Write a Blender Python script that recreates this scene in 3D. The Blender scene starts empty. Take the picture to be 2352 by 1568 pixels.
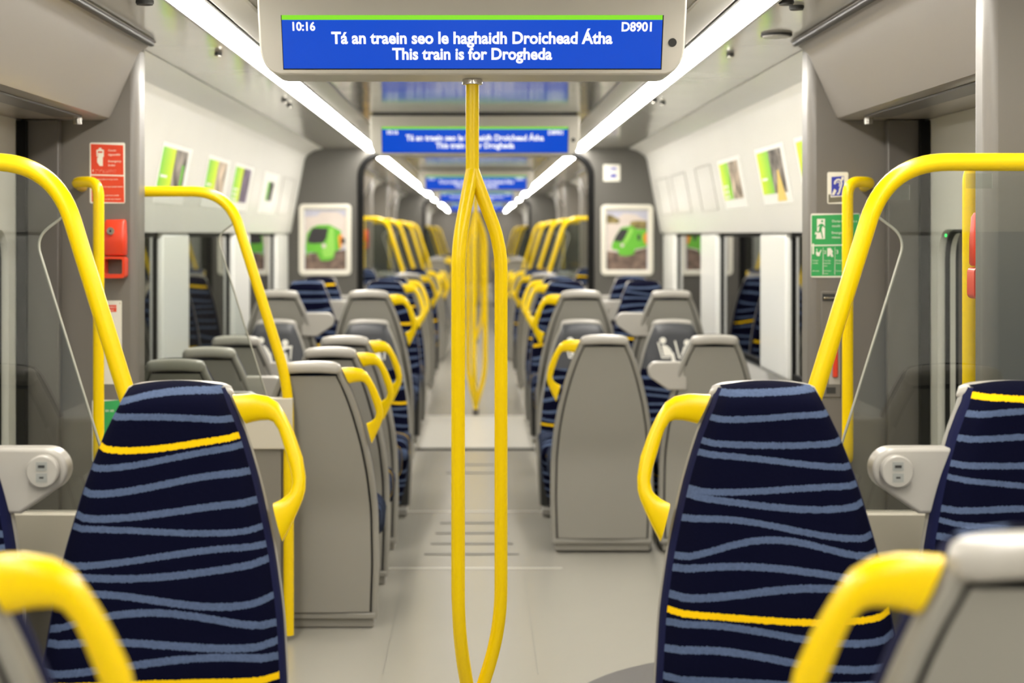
import bpy, bmesh, math, random
import numpy as np
from mathutils import Vector, Matrix
random.seed(7)
SC = bpy.context.scene
COL = SC.collection
PI = math.pi

# ------------------------------------------------------------------ camera, world, exposure
CAM = Vector((0.015, 0.0, 1.46))
FPX = 3600.0
cd = bpy.data.cameras.new('camera')
cd.sensor_fit = 'HORIZONTAL'; cd.sensor_width = 36.0
cd.lens = FPX / 2352 * 36.0
cd.shift_x = (1176 - 1097) / 2352
cd.shift_y = -(784 - 537) / 2352
cd.clip_start = 0.05; cd.clip_end = 200
cd.dof.use_dof = True; cd.dof.focus_distance = 3.9; cd.dof.aperture_fstop = 3.0
cam = bpy.data.objects.new('camera', cd); COL.objects.link(cam)
cam.location = CAM; cam.rotation_euler = (PI/2, 0, 0)
SC.camera = cam
SC.view_settings.view_transform = 'Standard'
SC.view_settings.look = 'None'
SC.view_settings.gamma = 1.0
SC.view_settings.use_curve_mapping = False
SC.view_settings.exposure = 0.0
LED = 40.0
w = bpy.data.worlds.new('world'); SC.world = w; w.use_nodes = True
w.node_tree.nodes['Background'].inputs[0].default_value = (0.62, 0.70, 0.78, 1)
w.node_tree.nodes['Background'].inputs[1].default_value = 0.55

H_CEIL = 2.132

# ------------------------------------------------------------------ materials
def srgb(r, g, b):
    f = lambda c: (c/255/12.92) if c/255 <= 0.04045 else ((c/255+0.055)/1.055)**2.4
    return (f(r), f(g), f(b), 1)

def mat(name, col, rough=0.5, metal=0.0, spec=0.5, coat=0.0, bump=0.0, bscale=300, emit=None, estr=0.0, vary=0.0, vscale=3.0):
    m = bpy.data.materials.new(name); m.use_nodes = True
    nt = m.node_tree; b = nt.nodes['Principled BSDF']
    b.inputs['Base Color'].default_value = col
    b.inputs['Roughness'].default_value = rough
    b.inputs['Metallic'].default_value = metal
    b.inputs['Specular IOR Level'].default_value = spec
    b.inputs['Coat Weight'].default_value = coat
    b.inputs['Coat Roughness'].default_value = 0.05
    if emit:
        b.inputs['Emission Color'].default_value = emit
        b.inputs['Emission Strength'].default_value = estr
    tc = nt.nodes.new('ShaderNodeTexCoord')
    if bump:
        n = nt.nodes.new('ShaderNodeTexNoise'); n.inputs['Scale'].default_value = bscale
        nt.links.new(tc.outputs['Object'], n.inputs['Vector'])
        bp = nt.nodes.new('ShaderNodeBump'); bp.inputs['Strength'].default_value = bump
        bp.inputs['Distance'].default_value = 0.002
        nt.links.new(n.outputs['Fac'], bp.inputs['Height']); nt.links.new(bp.outputs['Normal'], b.inputs['Normal'])
    if vary:
        n = nt.nodes.new('ShaderNodeTexNoise'); n.inputs['Scale'].default_value = vscale
        n.inputs['Detail'].default_value = 3
        nt.links.new(tc.outputs['Object'], n.inputs['Vector'])
        mx = nt.nodes.new('ShaderNodeMix'); mx.data_type = 'RGBA'
        mx.inputs[6].default_value = tuple(c*(1-vary) for c in col[:3]) + (1,)
        mx.inputs[7].default_value = tuple(min(1, c*(1+vary)) for c in col[:3]) + (1,)
        if vary > 0.3:
            mr = nt.nodes.new('ShaderNodeMapRange'); mr.inputs[1].default_value = 0.38; mr.inputs[2].default_value = 0.62
            nt.links.new(n.outputs['Fac'], mr.inputs[0]); nt.links.new(mr.outputs[0], mx.inputs[0])
        else: nt.links.new(n.outputs['Fac'], mx.inputs[0])
        nt.links.new(mx.outputs[2], b.inputs['Base Color'])
    return m

M = {}
M['yellow'] = mat('yellow_powder_coat', (0.86, 0.60, 0.0, 1), 0.27, spec=0.35)
M['shell'] = mat('grey_seat_plastic', (0.28, 0.268, 0.238, 1), 0.42, bump=0.15, bscale=500)
M['cap'] = mat('light_grey_plastic', (0.42, 0.40, 0.36, 1), 0.30)
M['groove'] = mat('dark_groove', (0.03, 0.03, 0.028, 1), 0.7)
M['navy'] = mat('navy_piping', (0.0065, 0.0085, 0.042, 1), 0.85, spec=0.1)
M['leather'] = mat('charcoal_leather', (0.026, 0.028, 0.034, 1), 0.5, bump=0.2, bscale=200)
M['pict'] = mat('pictogram_white', (0.75, 0.73, 0.66, 1), 0.6)
M['white'] = mat('cream_white_panel', (0.86, 0.85, 0.80, 1), 0.26, vary=0.02)
M['display_body'] = mat('display_housing_white', (0.54, 0.515, 0.455, 1), 0.32)
M['bulk'] = mat('dark_grey_lining', (0.095, 0.090, 0.080, 1), 0.42, bump=0.06, bscale=900)
M['stub'] = mat('grey_brown_lining', (0.165, 0.152, 0.134, 1), 0.38, bump=0.06, bscale=900)
M['jamb'] = mat('dark_grey_jamb', (0.11, 0.10, 0.09, 1), 0.38)
M['header'] = mat('brushed_grey_metal', (0.40, 0.37, 0.335, 1), 0.30, metal=0.45, bump=0.05, bscale=40)
M['darktube'] = mat('dark_seal_tube', (0.045, 0.042, 0.04, 1), 0.45)
M['black'] = mat('black_rubber', (0.006, 0.006, 0.006, 1), 0.6, spec=0.15)
M['steel'] = mat('polished_steel', (0.6, 0.58, 0.55, 1), 0.2, metal=1.0)
M['red'] = mat('red_plastic', (0.72, 0.055, 0.022, 1), 0.28)
M['redsign'] = mat('red_sign', (0.72, 0.062, 0.022, 1), 0.4)
M['green'] = mat('green_sign', (0.035, 0.36, 0.10, 1), 0.4)
M['signwhite'] = mat('sign_white', (0.85, 0.82, 0.72, 1), 0.45)
M['signblue'] = mat('sign_blue', (0.035, 0.05, 0.42, 1), 0.4)
M['olive'] = mat('sign_olive_grey', (0.17, 0.155, 0.11, 1), 0.5)
M['door'] = mat('door_white', (0.60, 0.585, 0.53, 1), 0.32)
M['alu'] = mat('anodised_frame', (0.74, 0.71, 0.62, 1), 0.3)
M['paper'] = mat('poster_paper', (0.86, 0.85, 0.80, 1), 0.35)
M['lower'] = mat('lower_panel_cream', (0.57, 0.53, 0.43, 1), 0.4)
M['dkpanel'] = mat('lower_panel_grey', (0.20, 0.185, 0.155, 1), 0.45)
M['mullion'] = mat('mullion_white', (0.86, 0.865, 0.83, 1), 0.25)
M['plate'] = mat('threshold_plate', (0.44, 0.425, 0.38, 1), 0.35)
M['grip'] = mat('grip_strip_grey', (0.17, 0.16, 0.14, 1), 0.7)
M['jointlight'] = mat('floor_joint_light', (0.43, 0.41, 0.355, 1), 0.4)
M['darkfloor'] = mat('dark_floor_vinyl', (0.070, 0.064, 0.058, 1), 0.5)
M['led'] = mat('led_diffuser', (0.9, 0.9, 0.9, 1), 0.4, emit=(1.0, 0.955, 0.875, 1), estr=LED)
M['scr_blue'] = mat('screen_blue', (0.0, 0.0, 0.0, 1), 0.25, emit=(0.001, 0.072, 0.62, 1), estr=1.0)
M['scr_green'] = mat('screen_green', (0.0, 0.0, 0.0, 1), 0.25, emit=(0.26, 0.79, 0.03, 1), estr=1.0)
M['scr_white'] = mat('screen_white', (0.0, 0.0, 0.0, 1), 0.25, emit=(1, 1, 1, 1), estr=1.15)
M['usb'] = mat('usb_grey', (0.30, 0.31, 0.29, 1), 0.5)
M['greenled'] = mat('green_indicator', (0, 0, 0, 1), 0.3, emit=(0.05, 0.9, 0.15, 1), estr=3)
M['outside'] = mat('platform_wall', (0.13, 0.14, 0.125, 1), 0.8, vary=0.5, vscale=1.2)
M['outground'] = mat('platform_ground', (0.16, 0.15, 0.14, 1), 0.85, vary=0.2)

def glass_mat(name, tint, refl=0.0, ior=1.5, edge=None):
    m = bpy.data.materials.new(name); m.use_nodes = True; nt = m.node_tree
    for n in list(nt.nodes): nt.nodes.remove(n)
    out = nt.nodes.new('ShaderNodeOutputMaterial')
    tr = nt.nodes.new('ShaderNodeBsdfTransparent'); tr.inputs[0].default_value = tint
    gl = nt.nodes.new('ShaderNodeBsdfGlossy'); gl.inputs[0].default_value = (1, 1, 1, 1); gl.inputs[1].default_value = 0.0
    fr = nt.nodes.new('ShaderNodeFresnel'); fr.inputs[0].default_value = ior
    mx = nt.nodes.new('ShaderNodeMixShader')
    if refl:
        a = nt.nodes.new('ShaderNodeMath'); a.operation = 'ADD'; a.inputs[1].default_value = refl; a.use_clamp = True
        nt.links.new(fr.outputs[0], a.inputs[0]); nt.links.new(a.outputs[0], mx.inputs[0])
    else:
        nt.links.new(fr.outputs[0], mx.inputs[0])
    nt.links.new(tr.outputs[0], mx.inputs[1]); nt.links.new(gl.outputs[0], mx.inputs[2])
    nt.links.new(mx.outputs[0], out.inputs[0])
    return m
M['winglass'] = glass_mat('window_glass', (0.42, 0.46, 0.45, 1), 0.10)
M['clear'] = glass_mat('screen_glass', (0.86, 0.88, 0.86, 1), 0.0)
M['glassedge'] = mat('glass_edge', (0.42, 0.42, 0.36, 1), 0.2)

# ceiling: glossy cream laminate with fine joints across the car every two metres
def ceiling_mat():
    m = mat('ceiling_laminate', (0.46, 0.44, 0.395, 1), 0.12, spec=0.75)
    nt = m.node_tree; b = nt.nodes['Principled BSDF']; L = nt.links
    tc = nt.nodes.new('ShaderNodeTexCoord'); sx = nt.nodes.new('ShaderNodeSeparateXYZ')
    L.new(tc.outputs['Object'], sx.inputs[0])
    a = nt.nodes.new('ShaderNodeMath'); a.operation = 'ADD'; a.inputs[1].default_value = 0.40
    L.new(sx.outputs[1], a.inputs[0])
    d = nt.nodes.new('ShaderNodeMath'); d.operation = 'DIVIDE'; d.inputs[1].default_value = 2.0; L.new(a.outputs[0], d.inputs[0])
    f = nt.nodes.new('ShaderNodeMath'); f.operation = 'FRACT'; L.new(d.outputs[0], f.inputs[0])
    c = nt.nodes.new('ShaderNodeMath'); c.operation = 'COMPARE'; c.inputs[1].default_value = 0.0; c.inputs[2].default_value = 0.0028
    L.new(f.outputs[0], c.inputs[0])
    mx = nt.nodes.new('ShaderNodeMix'); mx.data_type = 'RGBA'
    mx.inputs[6].default_value = (0.46, 0.44, 0.395, 1); mx.inputs[7].default_value = (0.13, 0.12, 0.10, 1)
    L.new(c.outputs[0], mx.inputs[0]); L.new(mx.outputs[2], b.inputs['Base Color'])
    n = nt.nodes.new('ShaderNodeTexNoise'); n.inputs['Scale'].default_value = 1.6; n.inputs['Detail'].default_value = 1
    L.new(tc.outputs['Object'], n.inputs['Vector'])
    bp = nt.nodes.new('ShaderNodeBump'); bp.inputs['Strength'].default_value = 0.25; bp.inputs['Distance'].default_value = 0.02
    L.new(n.outputs['Fac'], bp.inputs['Height']); L.new(bp.outputs['Normal'], b.inputs['Normal'])
    return m
M['ceiling'] = ceiling_mat()

def floor_mat():
    m = mat('floor_vinyl', (0.34, 0.32, 0.28, 1), 0.23, spec=0.45)
    nt = m.node_tree; b = nt.nodes['Principled BSDF']; L = nt.links
    tc = nt.nodes.new('ShaderNodeTexCoord')
    n = nt.nodes.new('ShaderNodeTexNoise'); n.inputs['Scale'].default_value = 420; n.inputs['Detail'].default_value = 2
    L.new(tc.outputs['Object'], n.inputs['Vector'])
    n2 = nt.nodes.new('ShaderNodeTexNoise'); n2.inputs['Scale'].default_value = 1.4; n2.inputs['Detail'].default_value = 3
    L.new(tc.outputs['Object'], n2.inputs['Vector'])
    ad = nt.nodes.new('ShaderNodeMath'); ad.operation = 'MULTIPLY_ADD'; ad.inputs[1].default_value = 0.35
    L.new(n2.outputs['Fac'], ad.inputs[0]); 
    ml = nt.nodes.new('ShaderNodeMath'); ml.operation = 'MULTIPLY'; ml.inputs[1].default_value = 0.65
    L.new(n.outputs['Fac'], ml.inputs[0]); L.new(ml.outputs[0], ad.inputs[2])
    mx = nt.nodes.new('ShaderNodeMix'); mx.data_type = 'RGBA'
    mx.inputs[6].default_value = (0.30, 0.285, 0.248, 1); mx.inputs[7].default_value = (0.37, 0.352, 0.308, 1)
    L.new(ad.outputs[0], mx.inputs[0]); L.new(mx.outputs[2], b.inputs['Base Color'])
    return m
M['floor'] = floor_mat()

# moquette: wavy stripes woven into navy cloth
NAVY = (0.0022, 0.0026, 0.0120, 1); STRIPE = (0.074, 0.103, 0.178, 1); GOLD = (0.80, 0.50, 0.004, 1)
def fabric_base(name):
    m = mat(name, NAVY, 0.95, spec=0.05)
    nt = m.node_tree; b = nt.nodes['Principled BSDF']; L = nt.links
    b.inputs['Sheen Weight'].default_value = 0.0
    tc = nt.nodes.new('ShaderNodeTexCoord')
    n = nt.nodes.new('ShaderNodeTexNoise'); n.inputs['Scale'].default_value = 260; n.inputs['Detail'].default_value = 1
    L.new(tc.outputs['Object'], n.inputs['Vector'])
    bp = nt.nodes.new('ShaderNodeBump'); bp.inputs['Strength'].default_value = 0.5; bp.inputs['Distance'].default_value = 0.0015
    L.new(n.outputs['Fac'], bp.inputs['Height']); L.new(bp.outputs['Normal'], b.inputs['Normal'])
    sx = nt.nodes.new('ShaderNodeSeparateXYZ'); L.new(tc.outputs['Object'], sx.inputs[0])
    nj = nt.nodes.new('ShaderNodeTexNoise'); nj.inputs['Scale'].default_value = 320; nj.inputs['Detail'].default_value = 0
    L.new(tc.outputs['Object'], nj.inputs['Vector'])
    j = nt.nodes.new('ShaderNodeMath'); j.operation = 'MULTIPLY_ADD'; j.inputs[1].default_value = 0.0036; L.new(nj.outputs['Fac'], j.inputs[0])
    L.new(sx.outputs[2], j.inputs[2])                   # z + jitter
    n3 = nt.nodes.new('ShaderNodeTexNoise'); n3.inputs['Scale'].default_value = 150; L.new(tc.outputs['Object'], n3.inputs['Vector'])
    stv = nt.nodes.new('ShaderNodeMix'); stv.data_type = 'RGBA'
    stv.inputs[6].default_value = tuple(c*0.72 for c in STRIPE[:3])+(1,); stv.inputs[7].default_value = tuple(c*1.28 for c in STRIPE[:3])+(1,)
    L.new(n3.outputs['Fac'], stv.inputs[0])
    return m, nt, b, sx.outputs[0], j.outputs[0], stv.outputs[2]

def math_node(nt, op, a, b=None, c=None):
    n = nt.nodes.new('ShaderNodeMath'); n.operation = op
    for i, v in enumerate((a, b, c)):
        if v is None: continue
        if isinstance(v, (int, float)): n.inputs[i].default_value = v
        else: nt.links.new(v, n.inputs[i])
    return n.outputs[0]

def fabric_explicit(name, stripes, period_below=None):
    """stripes: list of (coefficients low->high, half width, is_gold) with z = poly(x)"""
    m, nt, b, X, Z, stc = fabric_base(name)
    masks = {False: None, True: None}
    for co, hwid, gold in stripes:
        cur = float(co[-1])
        for k in reversed(co[:-1]):
            cur = math_node(nt, 'MULTIPLY_ADD', cur, X, float(k))
        e = math_node(nt, 'COMPARE', Z, cur, hwid)
        masks[gold] = e if masks[gold] is None else math_node(nt, 'MAXIMUM', masks[gold], e)
    m1 = nt.nodes.new('ShaderNodeMix'); m1.data_type = 'RGBA'
    m1.inputs[6].default_value = NAVY; nt.links.new(stc, m1.inputs[7]); nt.links.new(masks[False], m1.inputs[0])
    last = m1.outputs[2]
    if masks[True] is not None:
        m2 = nt.nodes.new('ShaderNodeMix'); m2.data_type = 'RGBA'
        nt.links.new(last, m2.inputs[6]); m2.inputs[7].default_value = GOLD; nt.links.new(masks[True], m2.inputs[0])
        last = m2.outputs[2]
    nt.links.new(last, b.inputs['Base Color'])
    return m

def fabric_generic(name, along='z'):
    m, nt, b, X, Z, stc = fabric_base(name)
    if along == 'y':
        tc = nt.nodes.new('ShaderNodeTexCoord'); sx = nt.nodes.new('ShaderNodeSeparateXYZ')
        nt.links.new(tc.outputs['Object'], sx.inputs[0]); Z = sx.outputs[1]
    oi = nt.nodes.new('ShaderNodeObjectInfo')
    zo = math_node(nt, 'MULTIPLY_ADD', oi.outputs['Random'], 1.7, Z)
    t0 = math_node(nt, 'DIVIDE', zo, 0.047)
    xs = math_node(nt, 'MULTIPLY', X, 7.0)
    sn = math_node(nt, 'SINE', math_node(nt, 'ADD', xs, math_node(nt, 'MULTIPLY', t0, 0.9)))
    t = math_node(nt, 'MULTIPLY_ADD', sn, 0.30, t0)
    fl = math_node(nt, 'FLOOR', t); fr = math_node(nt, 'FRACT', t)
    wn = nt.nodes.new('ShaderNodeTexWhiteNoise'); wn.noise_dimensions = '1D'; nt.links.new(fl, wn.inputs['W'])
    ph = math_node(nt, 'MULTIPLY', wn.outputs['Value'], 6.283)
    off = math_node(nt, 'SINE', math_node(nt, 'MULTIPLY_ADD', X, 9.0, ph))
    cen = math_node(nt, 'MULTIPLY_ADD', off, 0.24, 0.5)
    st = math_node(nt, 'COMPARE', fr, cen, 0.145)
    gold = math_node(nt, 'MULTIPLY', math_node(nt, 'COMPARE', math_node(nt, 'MODULO', fl, 11.0), 3.0, 0.5), st)
    m1 = nt.nodes.new('ShaderNodeMix'); m1.data_type = 'RGBA'
    m1.inputs[6].default_value = NAVY; nt.links.new(stc, m1.inputs[7]); nt.links.new(st, m1.inputs[0])
    m2 = nt.nodes.new('ShaderNodeMix'); m2.data_type = 'RGBA'
    nt.links.new(m1.outputs[2], m2.inputs[6]); m2.inputs[7].default_value = GOLD; nt.links.new(gold, m2.inputs[0])
    nt.links.new(m2.outputs[2], b.inputs['Base Color'])
    return m
M['fabric'] = fabric_generic('striped_moquette')
M['fabric_seat'] = fabric_generic('striped_moquette_cushion', 'y')

# ------------------------------------------------------------------ mesh helpers
class MB:
    def __init__(self): self.v = []; self.f = []
    def add(self, vs, fs):
        o = len(self.v); self.v += [tuple(p) for p in vs]; self.f += [tuple(i+o for i in f) for f in fs]; return self
    def box(self, x0, x1, y0, y1, z0, z1):
        vs = [(x, y, z) for x in (x0, x1) for y in (y0, y1) for z in (z0, z1)]
        return self.add(vs, [(0,1,3,2),(4,6,7,5),(0,4,5,1),(2,3,7,6),(0,2,6,4),(1,5,7,3)])
    def grid(self, rows, closed=False, cap=False):
        n = len(rows[0]); vs = [p for r in rows for p in r]; fs = []
        for i in range(len(rows)-1):
            for j in range(n if closed else n-1):
                k = (j+1) % n
                fs.append((i*n+j, i*n+k, (i+1)*n+k, (i+1)*n+j))
        if cap:
            fs.append(tuple(range(n))[::-1]); fs.append(tuple(range((len(rows)-1)*n, len(rows)*n)))
        return self.add(vs, fs)
    def tube(self, pts, r, n=20, ends=True):
        pts = [Vector(p) for p in pts]; rows = []
        t = (pts[1]-pts[0]).normalized()
        u = t.orthogonal().normalized()
        for i, p in enumerate(pts):
            a = pts[max(0, i-1)]; c = pts[min(len(pts)-1, i+1)]
            t2 = (c-a).normalized()
            q = t.rotation_difference(t2); u = q @ u; t = t2
            u = (u - t*u.dot(t)).normalized(); vv = t.cross(u)
            rr = r[i] if isinstance(r, (list, tuple)) else r
            rows.append([p + (u*math.cos(2*PI*k/n) + vv*math.sin(2*PI*k/n))*rr for k in range(n)])
        return self.grid(rows, True, ends)
    def cyl(self, c, r, h, axis='z', n=28):
        c = Vector(c); a = {'x': Vector((1,0,0)), 'y': Vector((0,1,0)), 'z': Vector((0,0,1))}[axis]
        return self.tube([c - a*h/2, c + a*h/2], r, n)
    def poly_extrude(self, pts, d0, d1, fn):
        """pts 2-D outline (any simple polygon), fn(u,v,d) -> 3-D"""
        n = len(pts)
        vs = [fn(u, v, d0) for u, v in pts] + [fn(u, v, d1) for u, v in pts]
        fs = [tuple(range(n)), tuple(range(2*n-1, n-1, -1))] + [(i, i+n, (i+1) % n + n, (i+1) % n) for i in range(n)]
        return self.add(vs, fs)
    def build(self, name, m, parent=None, bevel=0.0, smooth=40, segs=2, loc=None, recalc=True, subsurf=0):
        me = bpy.data.meshes.new(name); me.from_pydata(self.v, [], self.f)
        if recalc:
            bm = bmesh.new(); bm.from_mesh(me); bmesh.ops.recalc_face_normals(bm, faces=bm.faces); bm.to_mesh(me); bm.free()
        me.materials.append(m)
        if smooth:
            for p in me.polygons: p.use_smooth = True
            me.set_sharp_from_angle(angle=math.radians(smooth))
        o = bpy.data.objects.new(name, me); COL.objects.link(o)
        if parent: o.parent = parent
        if loc: o.location = loc
        if bevel:
            b = o.modifiers.new('bevel', 'BEVEL'); b.width = bevel; b.segments = segs; b.limit_method = 'ANGLE'; b.angle_limit = math.radians(40)
        if subsurf:
            s = o.modifiers.new('sub', 'SUBSURF'); s.levels = subsurf; s.render_levels = subsurf
        return o

def rounded(points, rad, n=8):
    """polyline with filleted corners"""
    P = [Vector(p) for p in points]; out = [P[0]]
    for i in range(1, len(P)-1):
        a, b, c = P[i-1], P[i], P[i+1]
        r = rad[i-1] if isinstance(rad, (list, tuple)) else rad
        d1 = (a-b); d2 = (c-b); l = min(r, d1.length*0.49, d2.length*0.49)
        p0 = b + d1.normalized()*l; p1 = b + d2.normalized()*l
        for k in range(n+1):
            t = k/n; out.append(p0*(1-t)**2 + b*2*t*(1-t) + p1*t*t)
    out.append(P[-1]); return out

def rrect(x0, x1, y0, y1, r, n=6):
    pts = []
    for cx, cy, a0 in ((x1-r, y1-r, 0), (x0+r, y1-r, PI/2), (x0+r, y0+r, PI), (x1-r, y0+r, 1.5*PI)):
        for k in range(n+1):
            a = a0 + PI/2*k/n; pts.append((cx+r*math.cos(a), cy+r*math.sin(a)))
    return pts
def circle(cx, cy, r, n=24): return [(cx+r*math.cos(2*PI*k/n), cy+r*math.sin(2*PI*k/n)) for k in range(n)]

def tag(o, label, cat, group=None):
    o['label'] = label; o['category'] = cat
    if group: o['group'] = group
    return o
def thing(name, label, cat, loc=(0, 0, 0), rotz=0, group=None):
    o = bpy.data.objects.new(name, None); COL.objects.link(o); o.empty_display_size = 0.1
    o.location = loc; o.rotation_euler = (0, 0, rotz); return tag(o, label, cat, group)
def struct(o): o['kind'] = 'structure'; return o
def dup(root, loc, rotz, label, group=None, scale=None):
    r = root.copy(); COL.objects.link(r); r.location = loc; r.rotation_euler = (0, 0, rotz); r['label'] = label
    if group: r['group'] = group
    for ch in list(root.children):
        c = ch.copy(); COL.objects.link(c); c.parent = r
        for g in list(ch.children):
            d = g.copy(); COL.objects.link(d); d.parent = c
    return r

def text_mesh(s, bold=0.0):
    cu = bpy.data.curves.new('t', 'FONT'); cu.body = s; cu.size = 1.0; cu.offset = bold; cu.resolution_u = 4
    ob = bpy.data.objects.new('t', cu); COL.objects.link(ob)
    dg = bpy.context.evaluated_depsgraph_get(); dg.update()
    me = bpy.data.meshes.new_from_object(ob.evaluated_get(dg))
    bpy.data.objects.remove(ob); bpy.data.curves.remove(cu)
    V = [v.co.copy() for v in me.vertices]; F = [tuple(p.vertices) for p in me.polygons]
    bpy.data.meshes.remove(me)
    return V, F
def text_obj(s, name, m, parent, fn, x0, x1, base, bold=0.0, hscale=1.0, mb=None):
    """lay text between u=x0..x1 with its baseline at v=base; fn(u,v,d)->3-D; d=0 is the surface"""
    V, F = text_mesh(s, bold)
    a = min(v.x for v in V); b = max(v.x for v in V); k = (x1-x0)/(b-a)
    o = mb or MB(); o.add([fn(x0+(v.x-a)*k, base+v.y*k*hscale, 0.0) for v in V], F)
    if mb is not None: return None
    return o.build(name, m, parent, smooth=0, recalc=False)

# ------------------------------------------------------------------ the setting: shell of the car
Y0, Y1 = -1.6, 46.0
BULK = 12.3
XW = 1.50
struct(MB().box(-1.62, 1.62, Y0, Y1, -0.06, 0.0).build('floor', M['floor'], smooth=0))
cl = MB(); cl.box(-1.62, 1.62, Y0, Y1, H_CEIL, H_CEIL+0.06)
struct(cl.build('ceiling', M['ceiling'], smooth=0))
struct(MB().box(-1.62, 1.62, Y0-0.06, Y0, 0, H_CEIL).build('wall_back', M['stub'], smooth=0))
struct(MB().box(-1.62, 1.62, Y1, Y1+0.06, 0, H_CEIL).build('wall_far', M['stub'], smooth=0))

VEST = [(3.29, 5.47), (15.4, 17.6), (20.6, 22.8), (29.0, 31.2), (34.4, 36.6)]   # (near screen, far stub face)
def in_vest(y):
    for a, b in VEST:
        if a+0.37 < y < b: return True
    return False
DOORS = [(a+0.37, b) for a, b in VEST]
# side walls run between the doorways
segs = []; cur = Y0
for a, b in DOORS: segs.append((cur, a-0.09)); cur = b
segs.append((cur, Y1))
PILLARS = [-0.7, 1.4, 7.72, 9.87, 11.92, 14.0, 18.6, 25.0, 27.0, 33.0, 39.0, 42.0]
for sx, side in ((-1, 'left'), (1, 'right')):
    lw = MB(); up = MB()
    for a, b in segs:
        x0, x1 = sorted((sx*XW, sx*1.62))
        lw.box(x0, x1, a, b, 0, 0.76)
        lw.box(x0, x1, a, b, 1.50, H_CEIL)
    struct(lw.build('wall_'+side, M['white'], smooth=0))

# coving: sloping light panels between window head and ceiling
trim_n = [0]
def trim(mb, m, **k):
    trim_n[0] += 1
    return struct(mb.build('trim_%d' % trim_n[0], m, **k))
COVE = [(1.50, 1.470), (1.455, 1.466), (1.448, 1.485), (1.344, 2.035), (1.337, 2.052), (1.325, 2.075), (1.27, 2.110), (1.20, H_CEIL-0.002), (1.50, H_CEIL-0.002)]
def cove_x(z): return 1.448 + (1.344-1.448)*(z-1.485)/(2.035-1.485)
for sx in (-1, 1):
    for a, b in ((Y0, 3.56), (5.60, BULK), (BULK+0.4, 15.3), (17.75, 20.5), (22.95, 27.0), (27.4, 28.9), (31.35, 34.3), (36.75, Y1)):
        mb = MB(); mb.grid([[(sx*x, y, z) for x, z in COVE] for y in (a+0.002, b-0.002)], True, True)
        trim(mb, M['white'], smooth=25)
# window posts and panes
win_n = [0]
for sx in (-1, 1):
    for a, b in segs:
        ps = [p for p in PILLARS if a < p < b]
        for p in ps:
            x0, x1 = sorted((sx*1.466, sx*1.585))
            trim(MB().box(x0, x1, p-0.345, p+0.345, 0.765, 1.468), M['mullion'], bevel=0.022, segs=3)
        edges = [a] + [q for p in ps for q in (p-0.345, p+0.345)] + [b]
        for i in range(0, len(edges), 2):
            e0, e1 = edges[i], edges[i+1]
            if e1-e0 < 0.15 or e1 < 5: continue
            win_n[0] += 1
            wroot = bpy.data.objects.new('window_%d' % win_n[0], None); COL.objects.link(wroot); struct(wroot)
            wroot.location = (sx*1.503, (e0+e1)/2, 0.77)
            hl = (e1-e0)/2-0.003
            MB().box(-0.004, 0.004, -hl+0.03, hl-0.03, 0.03, 0.68).build('pane', M['winglass'], wroot, smooth=0)
            fr = MB(); fr.box(-0.012, 0.012, -hl, -hl+0.032, 0.0, 0.70); fr.box(-0.012, 0.012, hl-0.032, hl, 0.0, 0.70)
            fr.box(-0.012, 0.012, -hl, hl, 0.0, 0.032); fr.box(-0.012, 0.012, -hl, hl, 0.675, 0.70)
            fr.build('frame', M['black'], wroot, smooth=0)
# what stands outside the windows
for sx, nm in ((-1, 'left'), (1, 'right')):
    x0, x1 = sorted((sx*4.2, sx*4.35))
    struct(MB().box(x0, x1, Y0, Y1, -1.0, 2.6).build('wall_outside_'+nm, M['outside'], smooth=0))
    x0, x1 = sorted((sx*1.75, sx*4.2))
    struct(MB().box(x0, x1, Y0, Y1, -0.25, -0.05).build('ground_outside_'+nm, M['outground'], smooth=0))  # simple slab added as platform ground beside the car

# raised floors under the seats beside the aisle
for sx in (-1, 1):
    for a, b in ((Y0+0.01, 3.28), (8.42, BULK-0.01), (BULK+0.31, 15.3), (23.0, 26.9)):
        x0, x1 = sorted((sx*0.40, sx*1.498))
        trim(MB().box(x0, x1, a, b, 0.0, 0.16), M['floor'], smooth=0)
# threshold plate, joints, dark vinyl patch
trim(MB().box(-0.46, 0.42, 10.62, BULK+0.2, 0.0005, 0.012), M['plate'], bevel=0.003)
trim(MB().box(-0.46, 0.42, 10.585, 10.62, 0.0005, 0.010), M['black'], smooth=0)
for y in (6.84, 8.24):
    trim(MB().box(-0.40, 0.385, y-0.016, y+0.016, 0.0003, 0.002), M['jointlight'], smooth=0)
for x in (-0.30, 0.215):
    trim(MB().box(x-0.0012, x+0.0012, 5.2, 10.5, 0.0003, 0.0009), M['grip'], smooth=0)
pts = [(0.99+0.72*math.cos(a), 4.72+0.72*math.sin(a)) for a in [2*PI*k/64 for k in range(64)]]
pts = [(min(x, 1.52), y) for x, y in pts]
trim(MB().poly_extrude(pts, 0.0004, 0.0025, lambda u, v, d: (u, v, d)), M['darkfloor'], smooth=0)
for k, (y, wd) in enumerate(((7.15, .43), (7.39, .385), (7.65, .355), (7.92, .32), (9.58, .32), (9.92, .27))):
    o = MB().box(-wd/2, wd/2, -0.02, 0.02, 0.0, 0.003).build('anti_slip_strip', M['grip'], smooth=0, loc=(-0.012, y, 0.0008))
    names = ['nearest and widest dark anti slip strip across the aisle floor', 'second dark anti slip strip across the aisle floor behind the pole',
             'third dark anti slip strip on the aisle floor', 'fourth and narrowest of the near anti slip strips on the aisle floor',
             'dark anti slip strip just past the far light floor joint', 'farthest dark anti slip strip before the pale threshold plate']
    tag(o, names[k], 'floor strip', 'anti slip strips on the aisle floor')

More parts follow.
